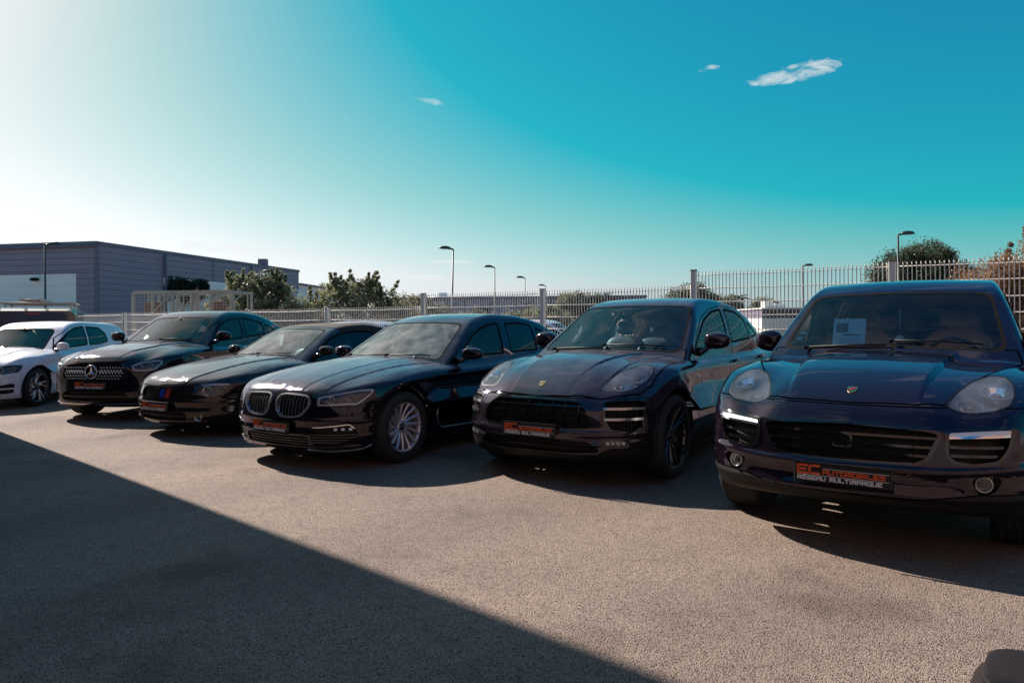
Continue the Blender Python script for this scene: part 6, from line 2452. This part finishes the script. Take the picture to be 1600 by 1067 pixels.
def street_lamp(loc, h, head_dir, label, lean=0.0):
    root = empty('street_lamp', loc)
    root.rotation_euler = (0, lean, 0)
    tag(root, label, 'street lamp', 'street lamps beyond the fence')
    s = head_dir
    MB().tube([(0, 0, 0), (0, 0, .9), (0, 0, .95), (0, 0, h - .12)], [.09, .09, .062, .048], 10).build('pole', M_LAMPPOST, root)
    MB().tube([(0, 0, h - .16), (s * .06, 0, h - .10), (s * .30, 0, h - .08)], [.06, .055, .05], 8).build('arm', M_LAMPPOST, root)
    mb = MB()
    v, f = superell((s * .52, 0, h - .06), (.74, .38, .30), 2.2)
    v = [(p[0], p[1], max(p[2], h - .09) if True else p[2]) for p in v]
    mb.add(v, f, True)
    o = mb.build('lamp_head', M_LAMPPOST, root)
    mb = MB()
    soft(mb, (s * .50, 0, h - .10), (.42, .24, .06), 2.6)
    mb.build('lamp_glass', M_LENS, root)


street_lamp((-3.75, 45, 0), 6.0, -1, 'nearest and tallest of the leaning lamps above the saloon roof', math.radians(1.6))
street_lamp((-1.4, 60, 0), 6.0, -1, 'second street lamp from the left in the row above the saloon')
street_lamp((1.35, 74.6, 0), 6.0, -1, 'third street lamp in the row, above the saloon rear window')
street_lamp((4.2, 91, 0), 6.0, -1, 'farthest lamp in the row, beside the middle fence post')
street_lamp((20.65, 39, 0), 6.0, 1, 'tall street lamp beside the umbrella pine')
street_lamp((24.3, 61, 0), 6.0, 1, 'slim street lamp between the compact SUV and the large SUV')
street_lamp((-26.2, 41, 0), 6.0, 1, 'street lamp standing before the warehouse white door')
street_lamp((-19.9, 58, 0), 5.6, 1, 'small street lamp rising behind the left leafy bush')
street_lamp((-8.9, 90, 0), 4.9, 1, 'tiny street lamp beyond the pale dry hedge')

# ------------------------------------------------------------------ steel rack behind the fence
M_GALV = pmat('galvanised steel', (.46, .42, .39), .45, .5, noise=(6, .2))
rack = empty('steel_rack', (-9.75, 21.6, 0), math.radians(-4))
tag(rack, 'galvanised steel lattice rack standing behind the left part of the fence', 'rack')
RW, RD, RZ = 3.0, 1.4, 2.33
for y in (0, RD):
    for z in (RZ, 1.55):
        o = MB().box((0, y, z), (RW, .07, .09)).build('rail', M_GALV, rack)
    for k in range(6):
        x = -RW / 2 + RW * k / 5
        MB().box((x, y - .002, RZ / 2), (.085 if k % 2 == 0 else .06, .085, RZ - .002)).build('upright', M_GALV, rack)
    for (a, b) in ((-1.1, -.3), (.3, -.5), (.35, 1.2)):
        MB().tube([(a, y - .05, 1.5), (b, y - .05, RZ - .03)], .022, 6).build('brace', M_GALV, rack)
for k in range(9):
    MB().box((0, -.02, 1.60 + .085 * k), (RW - .08, .012, .014)).build('mesh_wire', M_GALV, rack)
for k in range(30):
    MB().box((-RW / 2 + .1 * k + .05, -.02, 1.95), (.010, .010, .72)).build('mesh_wire', M_GALV, rack)
for k in range(6):
    x = -RW / 2 + RW * k / 5
    MB().box((x, RD / 2, RZ), (.05, RD - .07, .05)).build('cross_rail', M_GALV, rack)
for k in range(9):
    MB().box((-1.5 + .37 * k, .8 + .2 * (k % 3), 1.2), (.035, .035, 2.2)).build('upright', M_GALV, rack)
for k in range(2):
    MB().box((-1.38 + 2.1 * k, .8, 1.88), (.34, .4, .36), bev=.02).build('crate', pmat('red brown crate', (.20, .09, .07), .7), rack)

# ------------------------------------------------------------------ far buildings
M_LAV = pmat('lavender grey metal cladding', (.42, .36, .46), .6, noise=(.5, .1))
M_DARKWIN = pmat('dark glazing', (.025, .022, .03), .25)
far = empty('long_low_building', (-14.5, 86, 0), math.radians(-4))
tag(far, 'long low lavender-grey building behind the tall fence panels', 'building')
MB().box((14, 6, 2.15), (32, 12, 4.3)).build('wall', M_LAV, far)
MB().box((14, -.12, 4.22), (32.2, .3, .3)).build('roof_edge', M_CLADT, far)
for k in range(16):
    MB().box((-1 + 2 * k, -.03, 2.0), (.10, .1, 4.0)).build('wall_seam', pmat('seam grey', (.16, .15, .2), .6), far)
for k in range(6):
    MB().box((1.2 + 5 * k, -.06, 2.4), (1.6, .16, 1.3)).build('window', M_DARKWIN, far)
MB().box((6.3, 1, 4.62), (.9, 1, .55)).build('roof_box', M_CLADW, far)
for k in range(5):
    MB().box((8 + 4.2 * k, -.3, 3.5), (.5, .4, .3)).build('wall_lamp', M_CLADT, far)

white = empty('white_low_building', (16.6, 47, 0), math.radians(-3))
tag(white, 'low white building with dark ribbon windows, right of the compact SUV', 'building')
M_WREND = pmat('white render', (.80, .74, .68), .7, noise=(.7, .07))
MB().box((2.6, 3, .75), (6.2, 6, 1.5)).build('wall', M_WREND, white)
MB().box((2.6, 3.05, 1.8), (6.1, 5.9, .6)).build('upper_wall', M_CLADT, white)
for k in range(6):
    MB().box((.1 + .95 * k, .06, 1.80), (.78, .10, .42)).build('window', M_DARKWIN, white)
MB().box((2.6, 3, 2.14), (6.3, 6.2, .08)).build('roof', M_WREND, white)
MB().box((.25, 1.5, 2.4), (.55, .8, .45)).build('roof_box', M_WREND, white)
MB().box((1.0, 1.8, 2.33), (.5, .8, .30)).build('roof_box', M_CLADW, white)
ramp = MB().add([(9.6, 27, 0), (13.4, 27, 0), (13.4, 33, 0), (9.6, 33, 0), (9.6, 27, 1.05), (13.4, 27, .55), (13.4, 33, .55), (9.6, 33, 1.05)],
                [(3, 2, 1, 0), (4, 5, 6, 7), (0, 1, 5, 4), (1, 2, 6, 5), (2, 3, 7, 6), (3, 0, 4, 7)]).build('loading_ramp', pmat('pale concrete', (.55, .53, .49), .8, noise=(2, .1)))
tag(ramp, 'pale concrete ramp wall beyond the fence beside the compact SUV', 'wall')

hills = MB()
rng = np.random.default_rng(5)
xs = np.linspace(-700, 700, 141)
hz = 3.0 + 2.2 * np.sin(xs * .021) + 1.6 * np.sin(xs * .067 + 1) + rng.random(141) * 1.2
vs = [(x, 480 + 30 * math.sin(x * .01), -1) for x in xs] + [(x, 490 + 30 * math.sin(x * .01), max(.5, h)) for x, h in zip(xs, hz)] + [(x, 620, -1) for x in xs]
fs = []
for i in range(140):
    fs += [(i, i + 1, 142 + i, 141 + i), (141 + i, 142 + i, 283 + i, 282 + i)]
hl = hills.add(vs, fs, True).build('hills', pmat('far scrub', (.10, .12, .10), .9, noise=(.05, .3)))
hl['kind'] = 'structure'

# ------------------------------------------------------------------ van at the far left
van = empty('work_van', (-10.75, 16.4, 0), math.atan2(.89, -.456))
tag(van, 'dark work van with a loaded roof rack behind the white hatchback', 'van')
M_VAN = pmat('dark brown van paint', (.06, .042, .036), .4, coat=.6, noise=(2, .1))


def van_section(w, z1, r=.14):
    pts = []
    for (sx, zc, a0, a1) in ((1, z1 - r, 0, 90), (-1, z1 - r, 90, 180)):
        for k in range(6):
            a = math.radians(a0 + (a1 - a0) * k / 5)
            pts.append((sx * (w - r) + r * math.cos(a), zc + r * math.sin(a)))
    return [(w + .02, .35)] + [(w + .03, .8)] + pts + [(-w - .03, .8), (-w - .02, .35)]


def loft(mb, secs, smooth=True):
    n = len(secs[0][1])
    vs = [(x, p[0], p[1]) for x, s in secs for p in s]
    fs = [tuple(range(n))[::-1], tuple(range((len(secs) - 1) * n, len(secs) * n))]
    for i in range(len(secs) - 1):
        for k in range(n):
            k2 = (k + 1) % n
            fs.append((i * n + k, i * n + k2, (i + 1) * n + k2, (i + 1) * n + k))
    return mb.add(vs, fs, smooth)


vb = MB()
loft(vb, [(-.02, van_section(.80, 1.70)), (.25, van_section(.83, 1.76)), (2.6, van_section(.83, 1.77)), (3.0, van_section(.80, 1.72)), (3.55, van_section(.76, 1.15)), (4.2, van_section(.72, .95)), (4.35, van_section(.66, .75))], False)
vo = vb.build('body', M_VAN, van, bevel=.02)
rw = MB().prism([(-.70, 1.12), (.70, 1.12), (.66, 1.60), (.55, 1.655), (-.55, 1.655), (-.66, 1.60)], -.04, -.028, 'X').build('rear_window', pmat('navy van glass', (.012, .02, .05), .06, coat=.6), van)
MB().box((-.045, 0, 1.63), (.02, .26, .022)).build('brake_light', pmat('red lamp', (.30, .02, .02), .3), van)
MB().prism([(-.72, 1.08), (.72, 1.08), (.70, 1.10), (-.70, 1.10)], -.03, -.02, 'X').build('window_trim', M_BLACK, van)
for s in (1, -1):
    MB().box((-.03, s * .76, .95), (.05, .11, .5), bev=.02).build('tail_light', pmat('red lamp', (.30, .02, .02)), van)
    for x in (.75, 3.5):
        w = MB().lathe([(.18, .1), (.2, .11), (.31, .1), (.32, .06), (.32, -.06), (.31, -.1), (.0, -.1)], 28, 'Y', Matrix.Translation((x, s * .76, .32)))
        w.build('wheel', M_TYRE, van)
rk = MB()
for x in (.35, 1.3, 2.3):
    for s in (1, -1):
        rk.tube([(x, s * .70, 1.70), (x, s * .70, 1.88)], .018, 6)
    rk.tube([(x, -.74, 1.88), (x, .74, 1.88)], .02, 6)
for s in (1, -1):
    rk.tube([(.1, s * .72, 1.90), (2.7, s * .72, 1.90)], .02, 6)
rk.build('roof_rack', M_GALV, van)
ld = empty('ladder', (-10.75, 16.4, 0), math.atan2(.89, -.456))
tag(ld, 'pale aluminium ladder lying on the van roof rack', 'ladder')
for y in (-.15, .25):
    MB().box((1.5, y, 1.95), (3.0, .03, .06)).build('ladder_rail', M_GALV, ld)
for k in range(10):
    MB().tube([(.15 + .3 * k, -.15, 1.95), (.15 + .3 * k, .25, 1.95)], .014, 6).build('rung', M_GALV, ld)


# ------------------------------------------------------------------ white vehicles beyond the fence
def plain_car(name, loc, yaw, label):
    c = Car.__new__(Car)
    c.S = S = SPECS['hatch']
    c.B = Body(S, .045)
    c.root = empty(name, (loc[0], loc[1], 0), math.radians(yaw - 90))
    tag(c.root, label, 'car')
    c.paint = P_WHITE
    c.V, c.F = c.B.V, c.B.F
    wr, wb, ra = S['wheel_r'], S['wb'], S['arch_r']
    c.drop(lambda Q: np.maximum(np.minimum(np.hypot(Q[:, 0], Q[:, 2] - wr), np.hypot(Q[:, 0] + wb, Q[:, 2] - wr)) - ra, .5 - np.abs(Q[:, 1])))
    c.glazing((-1.06, -.43, .50, .61), [([(-.66, .955), (-.90, 1.10), (-1.15, 1.235), (-1.45, 1.325), (-2.30, 1.315), (-2.46, 1.20), (-2.45, 1.04), (-1.0, .955)], M_PRIVACY)], (-3.28, -2.98, .56, .5), (M_PRIVACY, M_PRIVACY))
    c.rest()
    for x in (0, -wb):
        for s in (1, -1):
            MB().lathe([(.20, .1), (.22, .11), (.31, .1), (.325, .06), (.325, -.06), (.31, -.1), (.0, -.1)], 24, 'Y', Matrix.Translation((x, s * .76, wr))).build('wheel', M_TYRE, c.root)
    return c


plain_car('parked_white_car', (-2.55, 21.5), 70, 'white car just behind the fence beside the convertible soft top')
plain_car('parked_white_car', (2.55, 24.5), 65, 'white car behind the fence between the saloon and the compact SUV')

# ------------------------------------------------------------------ showroom block that shades the foreground, and an added unseen hall shaping the light
M_SHOW = pmat('showroom cladding', (.16, .13, .125), .7)
M_HALL = pmat('terracotta render', (.24, .135, .11), .8, noise=(.4, .1))  # warm colour chosen for the light the added hall bounces
for (nm, o, e1, e2, L1, L2, H, lab) in (
        ('showroom_building', Vector((-7.45, 10.2, 0)), Vector((-.436, -.90, 0)), Vector((-.90, .436, 0)), 16, 9, 9.6, 'showroom block left of the picture whose corner shades the foreground'),):
    b = empty(nm, o)
    tag(b, lab, 'building')
    p = [Z0, e1 * L1, e1 * L1 + e2 * L2, e2 * L2]
    vs = [(q.x, q.y, 0) for q in p] + [(q.x, q.y, H) for q in p]
    MB().add(vs, [(0, 1, 2, 3), (4, 7, 6, 5), (0, 4, 5, 1), (1, 5, 6, 2), (2, 6, 7, 3), (3, 7, 4, 0)]).build('wall', M_SHOW, b)
    sm = pmat('showroom seams', (.07, .06, .058), .7)
    wt = pmat('showroom plinth', (.28, .26, .25), .8, noise=(3, .15))
    for (d, L) in ((e1, L1), (e2, L2)):
        nrm = Vector((d.y, -d.x, 0)) if d is e1 else Vector((-d.y, d.x, 0))
        if nrm.dot(e2 if d is e1 else e1) > 0:
            nrm = -nrm
        def slab(nm2, a0, a1, z0, z1, th, mat):
            q = [d * a0, d * a1, d * a1 + nrm * th, d * a0 + nrm * th]
            v2 = [(w.x, w.y, z0) for w in q] + [(w.x, w.y, z1) for w in q]
            MB().add(v2, [(0, 1, 2, 3), (4, 7, 6, 5), (0, 4, 5, 1), (1, 5, 6, 2), (2, 6, 7, 3), (3, 7, 4, 0)]).build(nm2, mat, b)
        slab('plinth', .02, L - .02, 0, .45, .03, wt)
        for k in range(1, int(L // 1.2)):
            slab('wall_seam', k * 1.2, k * 1.2 + .03, .5, H - .3, .012, sm)
        slab('roof_trim', .0, L, H - .25, H + .02, .06, sm)
back = empty('added_bounce_hall', (0, -5.0, 0))
tag(back, 'unseen hall added behind the camera to block sky and bounce warm light', 'building')
MB().box((2, -5, 4.5), (44, 10, 9.0)).build('wall', M_HALL, back)  # unseen block added to cut sky light and warm the car fronts
for k in range(7):
    MB().box((-15 + 5.5 * k, .04, 1.9), (4.0, .16, 3.6)).build('shutter_door', pmat('shutter', (.22, .20, .20), .5), back)

# ------------------------------------------------------------------ things inside and beside the nearest SUV
suv = CARS[0]
Mw = suv.root.matrix_basis


def suv_pt(p):
    return Mw @ Vector(p)


sheet = empty('price_sheet', suv_pt((-.72, -.30, 1.135)), math.radians(-35.5 - 90))
tag(sheet, 'pale blue price sheet propped inside the large SUV windscreen', 'paper')
M_SHEET = pmat('pale blue paper', (.52, .80, .90), .6)
MB().box((-.055, 0, .125), (.002, .235, .29), Matrix.Rotation(math.radians(-20), 4, 'Y')).build('paper', M_SHEET, sheet)
mk = MB()
R = Matrix.Rotation(math.radians(-20), 4, 'Y')
for k in range(7):
    mk.box((-.0535, .0, .02 + .014 * k), (.001, .18 - .02 * (k % 3), .0035), R)
mk.build('text_lines', pmat('ink blue grey', (.12, .24, .32), .6), sheet)
MB().box((-.0535, -.05, .195), (.001, .085, .075), R).build('photo_print', pmat('printed photo', (.05, .12, .18), .5), sheet)
MB().box((-.0535, .02, .135), (.001, .12, .012), R).build('price_line', pmat('ink dark', (.04, .08, .12), .6), sheet)

tagger = empty('hanging_air_freshener', suv_pt((-.99, .035, 1.2)), math.radians(-35.5 - 90))
tag(tagger, 'round red and white air freshener hanging from the large SUV mirror', 'air freshener')
MB().lathe([(.001, .004), (.034, .004), (.036, 0), (.034, -.004), (.001, -.004)], 28, 'X', Matrix.Translation((0, 0, .0))).build('disc', pmat('white card', (.65, .62, .6), .6), tagger)
rd = MB()
rd.add([(.0052, math.cos(a) * .030, math.sin(a) * .030) for a in np.linspace(math.pi * 1.02, math.pi * 1.98, 14)], [tuple(range(14))])
rd.build('red_print', M_RED, tagger, recalc=False)
MB().tube([(0, 0, .034), (-.01, 0, .14), (-.02, 0, .24)], .003, 5).build('cord', pmat('white cord', (.6, .58, .55), .8), tagger)
for k in range(2):
    p = suv.B.project(np.array([[-.70 - .06 * k, -.645 + .015 * k, 1.22 + .05 * k]]), 4)[0]
    n = suv.B.normals(p[None])[0]
    st = MB().box((0, 0, 0), (.055, .004, .045))
    o = st.build('windscreen_sticker', pmat('white sticker', (.62, .63, .63), .5), suv.root)
    o.location = p - n * .012
    o.rotation_euler = Vector(n).to_track_quat('Y', 'Z').to_euler()

# dusty dark plastic block in the near right corner
blk = MB()
v, f = superell((0, 0, 0), (.56, .46, .38), 4.0, 40, 24)
blk.add(v, f, True)
bo = blk.build('plastic_barrier_block', pmat('dusty dark plastic', (.018, .012, .0125), .8, spec=.12, noise=(120, .8), bump=(180, .3, .002)))
bo.location = (1.60, 2.06, .135)
bo.rotation_euler = (0, 0, math.radians(-38))
tag(bo, 'dusty dark plastic block at the bottom right corner', 'barrier')
rim = MB()
soft(rim, (0, 0, .182), (.47, .36, .035), 4)
ro = rim.build('moulded_lid', pmat('worn dark plastic', (.016, .011, .0115), .6, spec=.15, noise=(60, .4)), bo)

# a few dry leaves on the asphalt
rng = np.random.default_rng(44)
M_DRY = pmat('dry leaf', (.42, .30, .17), .8)
for (x, y, where) in ((-1.35, 6.75, 'under the saloon front bumper'), (-.75, 6.9, 'by the saloon front wheel')):
    a = rng.random() * 6.28
    s = .022 + .012 * rng.random()
    lf = MB().add([(-s, 0, .004), (0, s * .45, .012), (s, 0, .006), (0, -s * .45, .014)], [(0, 3, 1), (1, 3, 2)]).build('dry_leaf', M_DRY, recalc=False)
    lf.location = (x, y, .001)
    lf.rotation_euler = (0, 0, a)
    tag(lf, 'small dry leaf lying ' + where, 'leaf', 'dry leaves on the asphalt')
